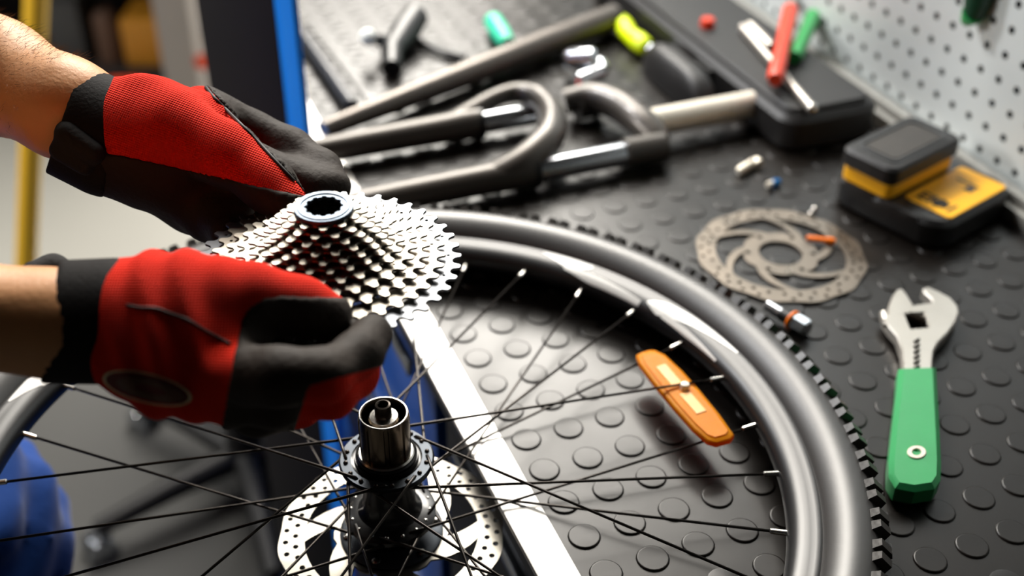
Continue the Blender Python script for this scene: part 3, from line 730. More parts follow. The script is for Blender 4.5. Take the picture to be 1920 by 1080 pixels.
# green hook tool hanging on the board
k = thing('hanging_tool', 'green and black tool hanging on the pegboard near its top', 'tool', W(.68, .27, .13))
hp = W(.678, .268, .150)
MB().tube([hp + np.array([0, 0, .10]), hp + np.array([0, 0, .03]), hp, hp - EV * .0 - np.array([0, 0, .018])], [.011, .012, .013, .010], 18).build('handle', M['green_dark'], k, auto=50)
MB().tube([hp - np.array([0, 0, .016]) - NV * .002, hp - np.array([0, 0, .026]) + EV * .006 - NV * .002], [.0115, .006], 16).build('handle_tip', M['green_plastic'], k, auto=50)['label'] = 'bright green tip'
MB().tube([hp + NV * .014 + np.array([0, 0, .06]), hp + np.array([0, 0, .06])], .003, 10).build('hook', M['satin_chrome'], k, auto=50)

# battery charger with its battery
CA = math.radians(17); RC = rot_de(CA); cc = W(.597, .1965, STUD_Z)
ch = thing('battery_charger', 'black battery charger with a yellow label standing before the pegboard', 'charger', cc)
cb = prism('charger_body', [rounded(.0580, .0590, .020, 6)], .0290, M['plastic_black'], ch, z=0, bev=.0045, basis=RC, origin=cc + np.array([0, 0, .0150]), auto=40)
def cpt(x, y, z): return cc + RC @ np.array([x, y, 0]) + np.array([0, 0, z])
for x, y, hx, hy in ((-.0585, .030, .004, .018), (-.0585, -.006, .004, .012), (-.0575, -.028, .005, .010)):
    MB().box(cpt(x, y, .0262), (hx, hy, .0030), RC).build('vent_rib', M['plastic_black_soft'], cb, bevel=.001)
lb = prism('label', [rounded(.0460, .0250, .004)], .0016, M['label_yellow'], cb, z=0, bev=.0004, basis=RC, origin=cpt(.0040, -.0325, .0300), auto=40); lb['label'] = 'yellow printed label'
def ink(x, y, hx, hy): return MB().box(cpt(.0040 + x, -.0325 + y, .0310), (hx, hy, .00025), RC)
b = ink(-.0310, .0165, .0075, .0013)       # the dark characters along the front of the label: E, blot, dot, bar
for dx in (-.0375, -.0310, -.0245): b.box(cpt(.004 + dx, -.0325 + .0130, .0310), (.0012, .0038, .00025), RC)
for dx, dy in ((-.0365, .0060), (-.0320, .0048), (-.0280, .0062), (-.0245, .0050)): b.box(cpt(.004 + dx, -.0325 + dy, .0310), (.0018, .0020, .00025), RC)
for q in range(14):
    t = 2 * math.pi * q / 14; b.box(cpt(.004 - .0310 + .0062 * math.cos(t), -.0325 - .0035 + .0046 * math.sin(t), .0310), (.0018, .0016, .00025), RC)
b.box(cpt(.004 - .0310, -.0325 - .0035, .0310), (.0040, .0030, .00025), RC)
for dy, hx in ((-.0105, .0060), (-.0165, .0078)): b.box(cpt(.004 - .0310, -.0325 + dy, .0310), (hx, .0013, .00025), RC)
b.build('label_print', M['ink'], lb)
b = ink(.0130, -.0060, .0050, .0042); b.box(cpt(.004 + .0210, -.0325 + .0010, .0310), (.0013, .0120, .00025), RC); b.build('label_mark', M['battery_top'], lb)
bt = thing('battery_pack', 'black and yellow battery pack seated on the charger', 'battery', cpt(-.006, .026, .0295))
bc = cpt(-.010, .0250, 0)
prism('battery_base', [rounded(.0500, .0265, .006)], .0150, M['plastic_yellow'], bt, z=0, bev=.0015, basis=RC, origin=bc + np.array([0, 0, .0375]), auto=40)['label'] = 'yellow lower half'
top = prism('battery_shell', [rounded(.0520, .0285, .009)], .0190, M['plastic_black_soft'], bt, z=0, bev=.0030, basis=RC, origin=bc + np.array([0, 0, .0545]), auto=40)
prism('battery_print', [rounded(.0370, .0180, .006)], .0008, M['battery_top'], top, z=0, basis=RC, origin=bc + np.array([0, 0, .0644]))
prism('battery_rim', [rounded(.0440, .0230, .008), rounded(.0405, .0200, .007)], .0016, M['plastic_black'], top, z=0, bev=.0004, basis=RC, origin=bc + np.array([0, 0, .0645]))
for y in (.0215, -.0130):
    MB().lathe([(0, -.0012), (.0026, -.0008), (.0030, .0), (.0022, .0014), (0, .0018)], 14, bc + RC @ np.array([-.0505, y, 0]) + np.array([0, 0, .0595]), tuple(RC @ np.array([-1.0, 0, .5]))).build('screw', M['steel'], top, smooth=True)

# used brake rotor on the mat
L_, R_ = at_z(1305, 470, -.0235), at_z(1622, 482, -.0235); rcn = (L_ + R_) / 2
rt = thing('brake_rotor', 'worn steel brake rotor with drilled rim lying flat on the mat', 'brake rotor', (rcn[0], rcn[1], STUD_Z))
lp = rotor_loops(.0775, 30, 6, .70, .0022, .0200, .0335, .10, .95, 1.6)
prism('rotor_disc', lp, .0018, M['rotor_old'], rt, z=-.0234, bev=.0002, origin=(rcn[0], rcn[1], 0), basis=[[math.cos(.5), -math.sin(.5), 0], [math.sin(.5), math.cos(.5), 0], [0, 0, 1]])
a, b = at_z(1512, 446, -.020), at_z(1566, 453, -.020)
tag(MB().tube([a, a + (b - a) * .12, a + (b - a) * .6, a + (b - a) * .85, b], [.0020, .0028, .0026, .0036, .0026], 12).build('orange_clip', M['orange_plastic'], auto=60), 'small orange clip lying on the worn brake rotor', 'clip')
# axle bolt with orange ring
k = thing('axle_bolt', 'short steel axle bolt with an orange ring lying beside the tyre', 'bolt', at_z(1480, 600, STUD_Z))
a, b = at_z(1437, 572, -.0165), at_z(1514, 618, -.0165); q = b - a
MB().tube([a, a + q * .02, a + q * .40], [.0042, .0052, .0052], 18).build('threaded_end', M['chrome'], k, auto=35)
MB().tube([a + q * .38, a + q * .62], .0058, 18).build('shank', M['plastic_black'], k, auto=35)
MB().tube([a + q * .60, a + q * .62, a + q * .66, a + q * .68], [.0078, .0088, .0088, .0078], 24).build('ring', M['orange_plastic'], k, auto=60)['label'] = 'orange ring'
MB().tube([a + q * .68, a + q * .70, a + q * .97, a + q], [.0074, .0080, .0080, .0070], 6).build('hex_head', M['chrome'], k, auto=20)
# small screws
k = thing('cream_screw', 'small pale tapered screw lying on the mat behind the worn rotor', 'screw', at_z(1400, 318, STUD_Z))
MB().tube([at_z(1384, 322, -.0195), at_z(1388, 320, -.019), at_z(1414, 303, -.0195)], [.0035, .0048, .0042], 14).build('screw_body', M['alloy'], k, auto=40)
MB().tube([at_z(1418, 302, -.0195), at_z(1424, 308, -.0195)], [.0050, .0050], 14).build('screw_head', M['alloy'], k, auto=40)
k = thing('blue_screw', 'tiny blue headed screw lying between the worn rotor and the case', 'screw', at_z(1448, 345, STUD_Z))
MB().tube([at_z(1450, 344, -.020), at_z(1461, 342, -.020)], [.0048, .0040], 14).build('screw_head', M['blue_screw'], k, auto=40)
MB().tube([at_z(1438, 347, -.0205), at_z(1450, 344, -.0205)], [.0030, .0034], 12).build('screw_body', M['alloy'], k, auto=40)
for (u, v, r, lab) in ((1527, 393, .0034, 'shiny bearing ball behind the worn rotor, farther of two'), (1520, 402, .0030, 'duller bearing ball touching the worn rotor, nearer of two')):
    p = at_z(u, v, STUD_Z + r)
    o = MB().lathe([(r * math.sin(math.pi * i / 10), -r * math.cos(math.pi * i / 10)) for i in range(11)], 16, p).build('bearing_ball', M['steel'], smooth=True); tag(o, lab, 'ball', 'bearing balls by the worn rotor')

# adjustable spanner with a green grip
zt = -.0105
wn = thing('adjustable_spanner', 'steel adjustable spanner with a green grip lying on the mat', 'spanner', at_z(1715, 720, STUD_Z))
P2 = lambda pts: [tuple(at_z(u, v, zt)[:2]) for u, v in pts]
body = [(1697, 712), (1697, 690), (1694, 655), (1684, 628), (1670, 612), (1660, 596), (1664, 588), (1680, 585), (1700, 583), (1716, 572), (1735, 569), (1752, 567), (1748, 558), (1737, 548), (1733, 541), (1740, 538), (1757, 545), (1780, 557), (1793, 571), (1796, 584), (1790, 601), (1775, 622), (1757, 640), (1748, 656), (1745, 690), (1745, 712)]
win = [(1694, 586), (1735, 583), (1746, 614), (1706, 617)]
prism('spanner_body', [P2(body), P2(win)], .0110, M['satin_chrome'], wn, z=zt - .0058, bev=.0012, auto=40)
jaw = [(1668, 592), (1668, 575), (1675, 556), (1684, 543), (1690, 541), (1699, 552), (1710, 570), (1712, 578), (1700, 585), (1690, 588)]
prism('sliding_jaw', [P2(jaw)], .0100, M['satin_chrome'], wn, z=zt - .0052, bev=.0012, auto=40)
MB().tube([at_z(1657, 588, zt - .005), at_z(1660, 600, zt - .005), at_z(1664, 612, zt - .005)], [.0036, .0046, .0036], 14).build('jaw_pin', M['satin_chrome'], wn, auto=40)
wm = [at_z(1703, 595, zt - .006), at_z(1733, 607, zt - .006)]
n_ = 9; pts = [wm[0] + (wm[1] - wm[0]) * i / (2 * n_) for i in range(2 * n_ + 1)]
MB().tube(pts, [.0062 if i % 2 else .0050 for i in range(2 * n_ + 1)], 18).build('worm_screw', M['steel_dark'], wn, auto=30)
mk_ = MB()
for t, hw in ((638, .0016), (648, .0020), (658, .0016), (668, .0022), (678, .0018), (688, .0024)):
    a, b = at_z(1715, t + 3, zt + .0004), at_z(1723, t - 2, zt + .0004); mk_.tube([a, b], .0013, 6)
mk_.build('scale_marks', M['ink'], wn)
grip = [(1692, 700), (1746, 698), (1748, 740), (1751, 800), (1754, 870), (1753, 900), (1744, 913), (1712, 918), (1684, 913), (1675, 898), (1675, 870), (1682, 800), (1689, 740)]
hole = [tuple(at_z(1718 + 9.0 * math.cos(t), 850 + 6.5 * math.sin(t), zt)[:2]) for t in [2 * math.pi * i / 18 for i in range(18)]]
gr = prism('grip', [P2(grip), hole], .0185, M['green_grip'], wn, z=zt - .0046, bev=.0035, auto=25)
big = [tuple(at_z(1718 + 17 * math.cos(t), 850 + 11.5 * math.sin(t), zt + .004)[:2]) for t in [2 * math.pi * i / 24 for i in range(24)]]
hol2 = [tuple(at_z(1718 + 9.5 * math.cos(t), 850 + 6.8 * math.sin(t), zt + .004)[:2]) for t in [2 * math.pi * i / 24 for i in range(24)]]
prism('hang_ring', [big, hol2], .0012, M['clip_white'], gr, z=zt + .0050, bev=.0003)['label'] = 'pale ring round the hanging hole'
#@@BACKGROUND
# ------------------------------------------------------------------ the workshop behind, out of focus
ps = thing('upright_panel', 'black upright panel with a bright blue edge beside the workbench', 'panel', at_d(470, 250, 1.27) * np.array([1, 1, 0]) + np.array([0, 0, FLOOR_Z]))
def vcol(u, v, dep, zlo, zhi):
    p = at_d(u, v, dep); return np.array([p[0], p[1], 0]), zlo, zhi
pa = at_d(392, 160, 1.255); pb_ = at_d(530, 160, 1.222); pc_ = at_d(563, 160, 1.192)
def slab(p, q, depth, z0, z1):
    p = np.array([p[0], p[1], 0]); q = np.array([q[0], q[1], 0]); t = (q - p) / np.linalg.norm(q - p); nn = np.array([-t[1], t[0], 0]); c = (p + q) / 2 + nn * depth / 2
    return MB().box(c + np.array([0, 0, (z0 + z1) / 2]), (np.linalg.norm(q - p) / 2, depth / 2, (z1 - z0) / 2), np.stack([t, nn, [0, 0, 1]], 1))
slab(pa, pb_, .02, FLOOR_Z, .42).build('panel_face', M['black_panel'], ps, bevel=.003)
slab(pb_, pc_, .008, FLOOR_Z, .43).build('edge_post', M['blue_bright'], ps, bevel=.003)['label'] = 'bright blue edge post'
q = at_z(43, 640, FLOOR_Z); q2 = at_d(63, 120, 2.15)
yp = thing('yellow_pole', 'bright yellow pole standing slightly tilted on the pale floor', 'pole', q)
MB().tube([q, q + (q2 - q) * 1.5], .0205, 24).build('pole_shaft', M['yellow_post'], yp, auto=40)
MB().tube([q, q + np.array([0, 0, .012])], .06, 24).build('base_plate', M['yellow_post'], yp, auto=40)
gp = thing('grey_column', 'pale grey square column with a small red sticker in the far background', 'column', at_z(360, 210, FLOOR_Z))
q = at_z(362, 215, FLOOR_Z)
MB().box(q + np.array([0, 0, .8]), (.046, .046, .80)).build('column_shaft', M['grey_post'], gp, bevel=.004)
MB().box(q + np.array([0, 0, .01]), (.075, .075, .01)).build('column_foot', M['grey_post'], gp, bevel=.004)
st_ = q + np.array([.020, -.047, 0]); d = ray(379, 116); t = (st_[1] - CAM[1]) / d[1]; hh = CAM + t * d
MB().lathe([(.020, 0), (.020, .002), (0, .002)], 20, (hh[0], st_[1], hh[2]), (0, -1, 0)).build('sticker', M['orange_box'], gp)['label'] = 'small round red sticker'
# dark tool cabinet with things on it
b0 = at_z(60, 268, FLOOR_Z); b1 = at_z(420, 250, FLOOR_Z)
cb_ = thing('tool_cabinet', 'dark open tool cabinet against the far wall, behind the far arm', 'cabinet', (b0 + b1) / 2)
yb = 2.42; x0, x1 = -1.75, -.72
MB().box(((x0 + x1) / 2, yb + .42, FLOOR_Z + .55), (abs(x1 - x0) / 2, .02, .55)).build('back_panel', M['dark_cabinet'], cb_)
for xx in (x0, x1): MB().box((xx, yb + .22, FLOOR_Z + .55), (.015, .22, .55)).build('side_panel', M['dark_cabinet'], cb_)
for zz in (.06, .42, .80, 1.09): MB().box(((x0 + x1) / 2, yb + .21, FLOOR_Z + zz), (abs(x1 - x0) / 2, .20, .012)).build('shelf', M['dark_cabinet'], cb_)
def onray(u, v, y): d = ray(u, v); return CAM + (y - CAM[1]) / d[1] * d
p = onray(297, 95, yb + .1)
tag(MB().box((p[0], yb + .14, FLOOR_Z + .072 + .07), (.082, .09, .07)).build('amber_box', M['amber_box'], bevel=.012), 'blurred amber box on a shelf of the far dark cabinet', 'box')
p = onray(250, 140, yb + .02)
tag(MB().box((p[0], yb - .06, FLOOR_Z + .04), (.05, .035, .04)).build('orange_box', M['orange_box'], bevel=.01), 'blurred orange red box on the floor before the dark cabinet', 'box')
p = onray(212, 110, yb + .1)
tag(MB().tube([(p[0], yb + .1, FLOOR_Z + .072), (p[0], yb + .1, FLOOR_Z + .20), (p[0], yb + .1, FLOOR_Z + .22)], [.035, .035, .022], 20).build('brown_canister', M['brown_box'], auto=40), 'blurred brown canister on the lowest shelf of the dark cabinet', 'canister')
p = onray(128, 75, yb + .1)
tag(MB().box((p[0], yb + .16, FLOOR_Z + .072 + .09), (.050, .08, .09)).build('grey_box', M['dark_grey'], bevel=.01), 'blurred dark grey box on the lowest shelf of the dark cabinet', 'box')
# stool foot with chrome castors
sc = at_z(276, 802, FLOOR_Z); sc = sc + (at_z(500, 930, FLOOR_Z) - sc) / np.linalg.norm(at_z(500, 930, FLOOR_Z) - sc) * .27
stl = thing('stool_base', 'black star shaped stool base with chrome castors under the bench side', 'stool base', sc)
MB().tube([sc + np.array([0, 0, .06]), sc + np.array([0, 0, .26])], [.032, .026], 20).build('gas_column', M['bench_black'], stl, auto=40)
for i in range(5):
    d0 = at_z(276, 802, FLOOR_Z) - sc; a0 = math.atan2(d0[1], d0[0]) + 2 * math.pi * i / 5; Lc = min(np.linalg.norm(d0[:2]), .34); dv = np.array([math.cos(a0), math.sin(a0), 0]); sv = np.array([-dv[1], dv[0], 0])
    MB().tube([sc + np.array([0, 0, .085]), sc + dv * Lc * .5 + np.array([0, 0, .080]), sc + dv * Lc + np.array([0, 0, .068])], [.026, .02, .015], 14).build('star_arm', M['bench_black'], stl, auto=50)
    cs = sc + dv * Lc
    co = MB().box(cs + np.array([0, 0, .045]), (.011, .016, .010)).build('castor', M['chrome'], stl, bevel=.004)
    for s in (-1, 1):
        wc_ = cs + sv * s * .015 + np.array([0, 0, .0255]); MB().tube([wc_ - sv * .008, wc_ - sv * .006, wc_ + sv * .006, wc_ + sv * .008], [.020, .0255, .0255, .020], 18).build('castor_wheel', M['chrome'], co, auto=40)
# ------------------------------------------------------------------ the mechanic: one body, gloves and clothes as its children
def fin(pts, k=.006):
    """finger chain: (u, v, distance, radius) joints become tapering capsules"""
    P = [at_d(u, v, d) for u, v, d, r in pts]
    return [('c', P[i], P[i + 1], pts[i][3], pts[i + 1][3], k) for i in range(len(P) - 1)]
person = thing('person', 'person with bare forearms in red and black work gloves holding the cassette', 'person', (-.50, .07, FLOOR_Z))
# arm landmarks
wF, wN = at_d(125, 204, .765), at_d(120, 608, .620)
fF = at_d(0, 146, .790); fN = at_d(0, 618, .612)
dF = (fF - wF) / np.linalg.norm(fF - wF); dN = (fN - wN) / np.linalg.norm(fN - wN)
eF = wF + dF * .25; eN = wN + (np.array([-.96, -.12, .20])) * .25
shF, shN = np.array([-.565, .27, .50]), np.array([-.555, -.13, .50])
body = [
    ('c', at_d(215, 240, .77), wF, .026, .0300, .02), ('c', wF, wF + dF * .07, .0300, .0365, .02), ('c', wF + dF * .07, wF + dF * .16, .0345, .0420, .02), ('c', wF + dF * .16, eF, .0420, .0400, .02), ('c', eF, shF, .042, .055, .03),
    ('c', at_d(230, 605, .62), wN, .024, .0255, .02), ('c', wN, wN + (eN - wN) * .35, .0255, .033, .02), ('c', wN + (eN - wN) * .35, wN + (eN - wN) * .7, .033, .040, .02), ('c', wN + (eN - wN) * .7, eN, .040, .038, .02), ('c', eN, shN, .042, .055, .03),
    ('c', shF, (-.60, .07, .53), .058, .075, .05), ('c', shN, (-.60, .07, .53), .058, .075, .05),
    ('e', (-.60, .07, .33), np.eye(3), (.115, .165, .26), .05), ('e', (-.55, .07, .02), np.eye(3), (.115, .165, .16), .06),
    ('c', (-.60, .07, .52), (-.585, .07, .62), .055, .052, .03),
    ('e', (-.565, .07, .735), np.eye(3), (.098, .078, .118), .02), ('c', (-.535, .07, .665), (-.505, .07, .655), .052, .035, .03),
    ('c', (-.475, .07, .735), (-.450, .07, .712), .009, .013, .012), ('c', (-.478, .045, .672), (-.478, .095, .672), .008, .008, .01),
    ('e', (-.565, .148, .73), np.eye(3), (.020, .010, .032), .008), ('e', (-.565, -.008, .73), np.eye(3), (.020, .010, .032), .008),
    ('c', (-.55, .16, -.05), (-.53, .17, -.46), .085, .06, .05), ('c', (-.53, .17, -.46), (-.55, .17, -.84), .055, .042, .03),
    ('c', (-.55, -.02, -.05), (-.53, -.03, -.46), .085, .06, .05), ('c', (-.53, -.03, -.46), (-.55, -.03, -.84), .055, .042, .03)]
lo, hi = bounds(body, .03)
arm_f = field(body)
bo = net('body', arm_f, lo, hi, .0075, M['skin'], person, 2)
for yy in (.040, .100):
    MB().lathe([(.012 * math.sin(math.pi * i / 8), -.012 * math.cos(math.pi * i / 8)) for i in range(9)], 16, (-.482, yy, .745)).build('eye', M['white_plastic'], bo, smooth=True)
sh = [('c', shF + np.array([.02, 0, -.05]), shF, .060, .068, .03), ('c', shN + np.array([.02, 0, -.05]), shN, .060, .068, .03), ('c', shF, (-.60, .07, .52), .068, .085, .05), ('c', shN, (-.60, .07, .52), .068, .085, .05),
      ('e', (-.60, .07, .33), np.eye(3), (.130, .182, .27), .05), ('e', (-.57, .07, .06), np.eye(3), (.128, .178, .17), .06)]
lo, hi = bounds(sh, .02); net('shirt', field(sh), lo, hi, .010, M['shirt'], person, 2)
hr = [('e', (-.585, .07, .762), np.eye(3), (.100, .086, .105), .02)]
hf = field(hr); net('hair', lambda P: np.maximum(hf(P), .735 - P[..., 2] + .9 * (P[..., 0] + .56)), *bounds(hr, .02), .006, M['hair'], person, 2)
kn = at_d(95, 1010, .93)
tr = [('e', (-.56, .07, .01), np.eye(3), (.150, .200, .20), .05),
      ('c', (-.50, .13, -.03), (-.405, .125, -.20), .108, .090, .04), ('c', (-.405, .125, -.20), (-.43, .15, -.50), .092, .078, .04), ('c', (-.43, .15, -.50), (-.52, .16, -.86), .075, .068, .03),
      ('c', (-.54, -.02, -.05), (-.50, -.03, -.46), .105, .082, .04), ('c', (-.50, -.03, -.46), (-.53, -.03, -.86), .078, .068, .03)]
tf_ = field(tr)
def trf(P):
    w = np.sin(P[..., 2] * 95 + 3 * np.sin(P[..., 0] * 40 + P[..., 1] * 25)) * .006 + np.sin((P[..., 0] - P[..., 1] + P[..., 2] * .8) * 70) * .003
    return np.maximum(tf_(P) - w, P[..., 2] - .10)
net('trousers', trf, *bounds(tr, .02), .0085, M['trouser'], person, 2)
for yy in (.16, -.03):
    s_ = [('c', (-.55, yy, -.875), (-.40, yy, -.885), .040, .036, .02), ('c', (-.56, yy, -.86), (-.56, yy, -.80), .042, .045, .02)]
    ff = field(s_); net('shoe', lambda P: np.maximum(ff(P), -.917 - P[..., 2]), *bounds(s_, .02), .006, M['shoe'], person, 2)
# short hairs along the top of the far forearm
hv = []; hfc = []
ax = dF; up = np.array([0, 0, 1.]) - ax * ax[2]; up /= np.linalg.norm(up); sd_ = np.cross(ax, up)
for _ in range(900):
    t = random.uniform(.002, .15); q = random.gauss(0, .75); e = up * math.cos(q) + sd_ * math.sin(q); p = wF + ax * t + e * .02
    for _k in range(10):
        x = float(arm_f(p.astype(np.float32)[None])[0]); p = p - e * x
        if abs(x) < 1e-4: break
    tip = p + (e * random.uniform(.3, 1) - ax * random.uniform(.6, 1.3) + sd_ * random.uniform(-.4, .4)) * .0075
    wv = np.cross(tip - p, CAM - p); wv = wv / np.linalg.norm(wv) * .00009
    o = len(hv); hv += [p - wv, p + wv, tip]; hfc.append((o, o + 1, o + 2))
ah = mk('arm_hair', hv, hfc, M['hair'], person); ah['kind'] = 'stuff'

def crumple(amp, s):
    return lambda P: amp * (np.sin(P[..., 0] * s + 2.0 * np.sin(P[..., 1] * s * .6)) * np.sin(P[..., 2] * s * .9 + 1.3 * np.sin(P[..., 0] * s * .5)))
def glove(prims, leather, cuffpts, name, red, parent, folds, extra_f=None):
    f0 = field(prims); cr = crumple(*folds)
    f = (lambda P: f0(P) + cr(P)) if extra_f is None else (lambda P: extra_f(P, f0(P) + cr(P)))
    lo, hi = bounds(prims, .012)
    g = net(name, f, lo, hi, .0019, red, parent, 1)
    net('leather_panel', lambda P: np.maximum(f(P) - .0011, -leather(P)), lo, hi, .0019, M['leather'], g, 1)
    return g, f, f0
# ---- far hand (left): thumb in front over the big sprocket, fingers behind and beneath it
F = []
F += [('c', at_d(205, 238, .768), at_d(290, 246, .768), .031, .030, .02), ('c', at_d(200, 268, .770), at_d(330, 305, .775), .031, .032, .02),
      ('c', at_d(290, 244, .770), at_d(372, 246, .782), .029, .026, .018), ('c', at_d(266, 184, .762), at_d(300, 190, .764), .0120, .0120, .010), ('c', at_d(300, 310, .785), at_d(360, 345, .790), .028, .022, .018)]
F += fin([(330, 240, .752, .024), (420, 285, .742, .0185), (495, 340, .735, .0150), (535, 378, .728, .0128)], .010)
F += fin([(378, 206, .800, .0165), (474, 250, .812, .0138), (548, 282, .808, .0128), (600, 318, .795, .0120), (628, 350, .782, .0102)], .006)
F += fin([(360, 270, .812, .017), (455, 330, .822, .0135), (520, 378, .805, .0125), (548, 405, .775, .0105)], .006)
F += fin([(340, 315, .812, .017), (420, 372, .815, .0130), (462, 405, .790, .0120), (490, 430, .758, .0105)], .006)
F += fin([(320, 340, .805, .016), (375, 388, .800, .0118), (402, 412, .775, .0105), (425, 435, .748, .0095)], .006)
F += [('c', at_d(470, 318, .778), at_d(588, 354, .776), .019, .0125, .012), ('c', at_d(370, 372, .798), at_d(515, 398, .785), .024, .016, .012), ('c', at_d(395, 400, .775), at_d(455, 412, .765), .016, .014, .012)]
sA = side((385, 160), (562, 350)); sB = side((185, 282), (575, 368)); sC = side((470, 200), (640, 200))
sgA = 1.0 if float(sA((at_d(560, 250, .8)).astype(np.float32))) > 0 else -1.0
sgB = 1.0 if float(sB((at_d(400, 420, .8)).astype(np.float32))) > 0 else -1.0
lF = lambda P: np.maximum(sgA * sA(P), sgB * sB(P))
dirF = at_d(420, 300, .77) - at_d(200, 215, .77); dirF /= np.linalg.norm(dirF); upF = RM[:, 1] - dirF * (RM[:, 1] @ dirF); upF /= np.linalg.norm(upF)
M['knit_far'] = knit_mat('red_knit_far_glove', RED1, dirF, upF, 2 * math.pi / .0014)
gF, fF_, _ = glove(F, lF, None, 'glove', M['knit_far'], person, (.0008, 95))
gF['label'] = 'far glove, red knit with dark leather fingers'
cu = [('c', at_d(128, 212, .765), at_d(226, 250, .768), .0330, .0322, .01), ('c', at_d(110, 232, .770), at_d(200, 278, .770), .0295, .0310, .02)]
cf = field(cu); k1 = side((152, 112), (92, 300)); k2 = side((243, 140), (200, 340))
s1 = 1.0 if float(k1((at_d(200, 220, .77)).astype(np.float32))) > 0 else -1.0; s2 = 1.0 if float(k2((at_d(120, 200, .77)).astype(np.float32))) > 0 else -1.0
net('cuff', lambda P: np.maximum(np.maximum(cf(P), -s1 * k1(P)), -s2 * k2(P)), *bounds(cu, .01), .0019, M['cuff'], gF, 1)['label'] = 'black stretch cuff'
st = [('c', at_d(128, 250, .736), at_d(178, 286, .735), .0085, .0070, .008), ('c', at_d(112, 282, .742), at_d(160, 310, .742), .0065, .0065, .008)]
net('wrist_strap', field(st), *bounds(st, .01), .0018, M['strap'], gF, 1)
pts = [hit(fF_, u, v) for u, v in ((386, 164), (402, 184), (425, 207), (450, 232), (480, 262), (510, 295), (535, 322), (552, 340))]
pts = [p for p in pts if p is not None]
if len(pts) > 3: MB().tube(smoothpath(pts, 4), .00125, 8).build('piping', M['piping'], gF, smooth=True)

# ---- near hand (right): thumb on top of the front sprockets, fingers curled beneath
G = []
G += [('c', at_d(215, 590, .622), at_d(320, 575, .622), .025, .028, .02), ('c', at_d(205, 630, .622), at_d(330, 662, .618), .023, .0285, .02), ('c', at_d(300, 600, .622), at_d(400, 590, .625), .030, .026, .02), ('c', at_d(335, 676, .616), at_d(420, 704, .614), .027, .024, .02), ('c', at_d(330, 620, .640), at_d(395, 650, .655), .032, .024, .02)]
G += fin([(380, 560, .622, .0215), (470, 555, .622, .0168), (560, 574, .630, .0138), (616, 594, .634, .0122)], .010)
G += [('c', at_d(400, 640, .665), at_d(585, 636, .672), .024, .017, .012)]
G += fin([(415, 700, .600, .0155), (520, 708, .582, .0128), (608, 706, .586, .0125), (668, 668, .610, .0120), (697, 626, .630, .0106)], .006)
G += fin([(425, 728, .612, .0165), (520, 745, .612, .0145), (615, 735, .625, .0135), (665, 700, .645, .0120), (680, 665, .655, .0105)], .006)
G += fin([(405, 730, .637, .0160), (480, 765, .645, .0135), (560, 755, .668, .0125), (610, 700, .690, .0105)], .006)
G += fin([(388, 712, .655, .0150), (440, 758, .672, .0120), (510, 740, .695, .0105), (560, 690, .710, .0095)], .006)
a1 = side((462, 540), (415, 800)); a2 = side((440, 552), (650, 558)); a3 = side((590, 722), (705, 690)); a4 = side((592, 690), (555, 800))
sg = lambda fn, u, v: 1.0 if float(fn((at_d(u, v, .62)).astype(np.float32))) > 0 else -1.0
q1, q2, q3, q4 = sg(a1, 600, 650), sg(a2, 500, 700), sg(a3, 650, 760), sg(a4, 660, 740)
def lN(P):
    c = smin(q1 * a1(P), q2 * a2(P), .020)
    redpatch = np.minimum(q3 * a3(P), q4 * a4(P)); return np.minimum(c, -redpatch)
dirN = at_d(500, 600, .62) - at_d(220, 600, .62); dirN /= np.linalg.norm(dirN); upN = RM[:, 1] - dirN * (RM[:, 1] @ dirN); upN /= np.linalg.norm(upN)
M['knit_near'] = knit_mat('red_knit_near_glove', RED1, dirN, upN, 2 * math.pi / .0014)
folds = [((255, 520), (245, 600)), ((300, 520), (285, 590)), ((360, 520), (350, 600))]
def foldf(P, d):
    x = (P - at_d(250, 560, .62).astype(np.float32)) @ dirN.astype(np.float32); y = (P - at_d(250, 560, .62).astype(np.float32)) @ upN.astype(np.float32)
    return d + .0016 * np.sin(x * 310 + y * 90) * np.exp(-((x - .022) / .030) ** 2)
gN, fN_, _ = glove(G, lN, None, 'glove', M['knit_near'], person, (.0010, 80), foldf)
gN['label'] = 'near glove, red with a dark leather palm and an oval patch'
cu2 = [('c', at_d(95, 580, .622), at_d(215, 578, .622), .0255, .0265, .01), ('c', at_d(85, 630, .620), at_d(200, 630, .620), .0245, .0250, .02)]
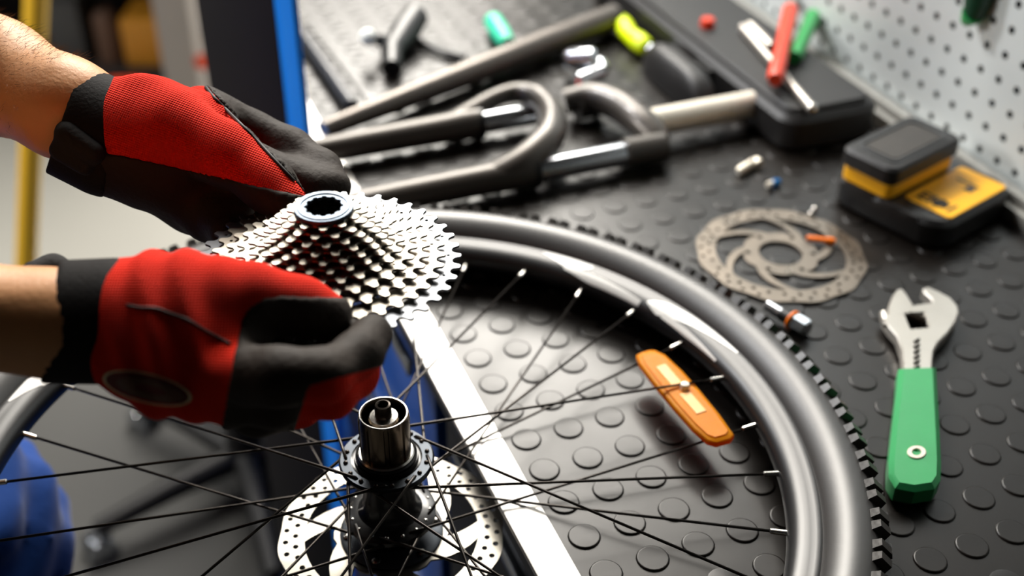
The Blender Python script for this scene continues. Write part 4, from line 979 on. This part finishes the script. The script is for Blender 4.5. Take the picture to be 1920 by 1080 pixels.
cf2 = field(cu2); k3 = side((110, 490), (76, 712)); k4 = side((234, 490), (190, 715)); t3 = sg(k3, 160, 600); t4 = sg(k4, 100, 600)
net('cuff', lambda P: np.maximum(np.maximum(cf2(P), -t3 * k3(P)), -t4 * k4(P)), *bounds(cu2, .01), .0019, M['cuff'], gN, 1)['label'] = 'black stretch cuff'
st = [('c', at_d(64, 514, .660), at_d(100, 504, .668), .0075, .0070, .008), ('c', at_d(100, 504, .668), at_d(165, 524, .665), .0070, .0040, .008)]
net('wrist_strap', field(st), *bounds(st, .01), .0015, M['strap'], gN, 1)
# dark seam across the near glove and its oval patch
pts = [hit(fN_, u, v) for u, v in ((238, 572), (262, 577), (290, 578), (320, 588), (352, 600), (385, 620), (415, 636), (432, 645))]
pts = [p for p in pts if p is not None]
if len(pts) > 3: MB().tube(smoothpath(pts, 4), .0008, 8).build('seam', M['piping'], gN, smooth=True)
def patch(cu_, cv_, ru, rv, ang, name, m, lift, ring=None):
    V = []; Fc = []; nr, nc = 6, 40
    for i in range(nr + 1):
        for j in range(nc):
            q = 2 * math.pi * j / nc; k = (i / nr) if ring is None else ring + (1 - ring) * i / nr
            x, y = ru * k * math.cos(q), rv * k * math.sin(q); u = cu_ + x * math.cos(ang) - y * math.sin(ang); v = cv_ + x * math.sin(ang) + y * math.cos(ang)
            p = hit(fN_, u, v)
            if p is None: p = V[-1][0] if V else at_d(u, v, .62)
            else:
                d = CAM - p; p = p + d / np.linalg.norm(d) * lift
            V.append((p,))
    V = [x[0] for x in V]
    for i in range(nr):
        for j in range(nc): Fc.append((i * nc + j, i * nc + (j + 1) % nc, (i + 1) * nc + (j + 1) % nc, (i + 1) * nc + j))
    return mk(name, V, Fc, m, gN, True)
patch(276, 728, 80, 24, .24, 'oval_patch', M['patch_red'], .0010)['label'] = 'dark red oval patch'
patch(276, 728, 86, 28, .24, 'patch_border', M['patch'], .0016, .93)['label'] = 'cream oval border'
patch(282, 731, 66, 18, .24, 'patch_emblem', M['patch_inner'], .0014, .45)['label'] = 'brownish oval emblem'
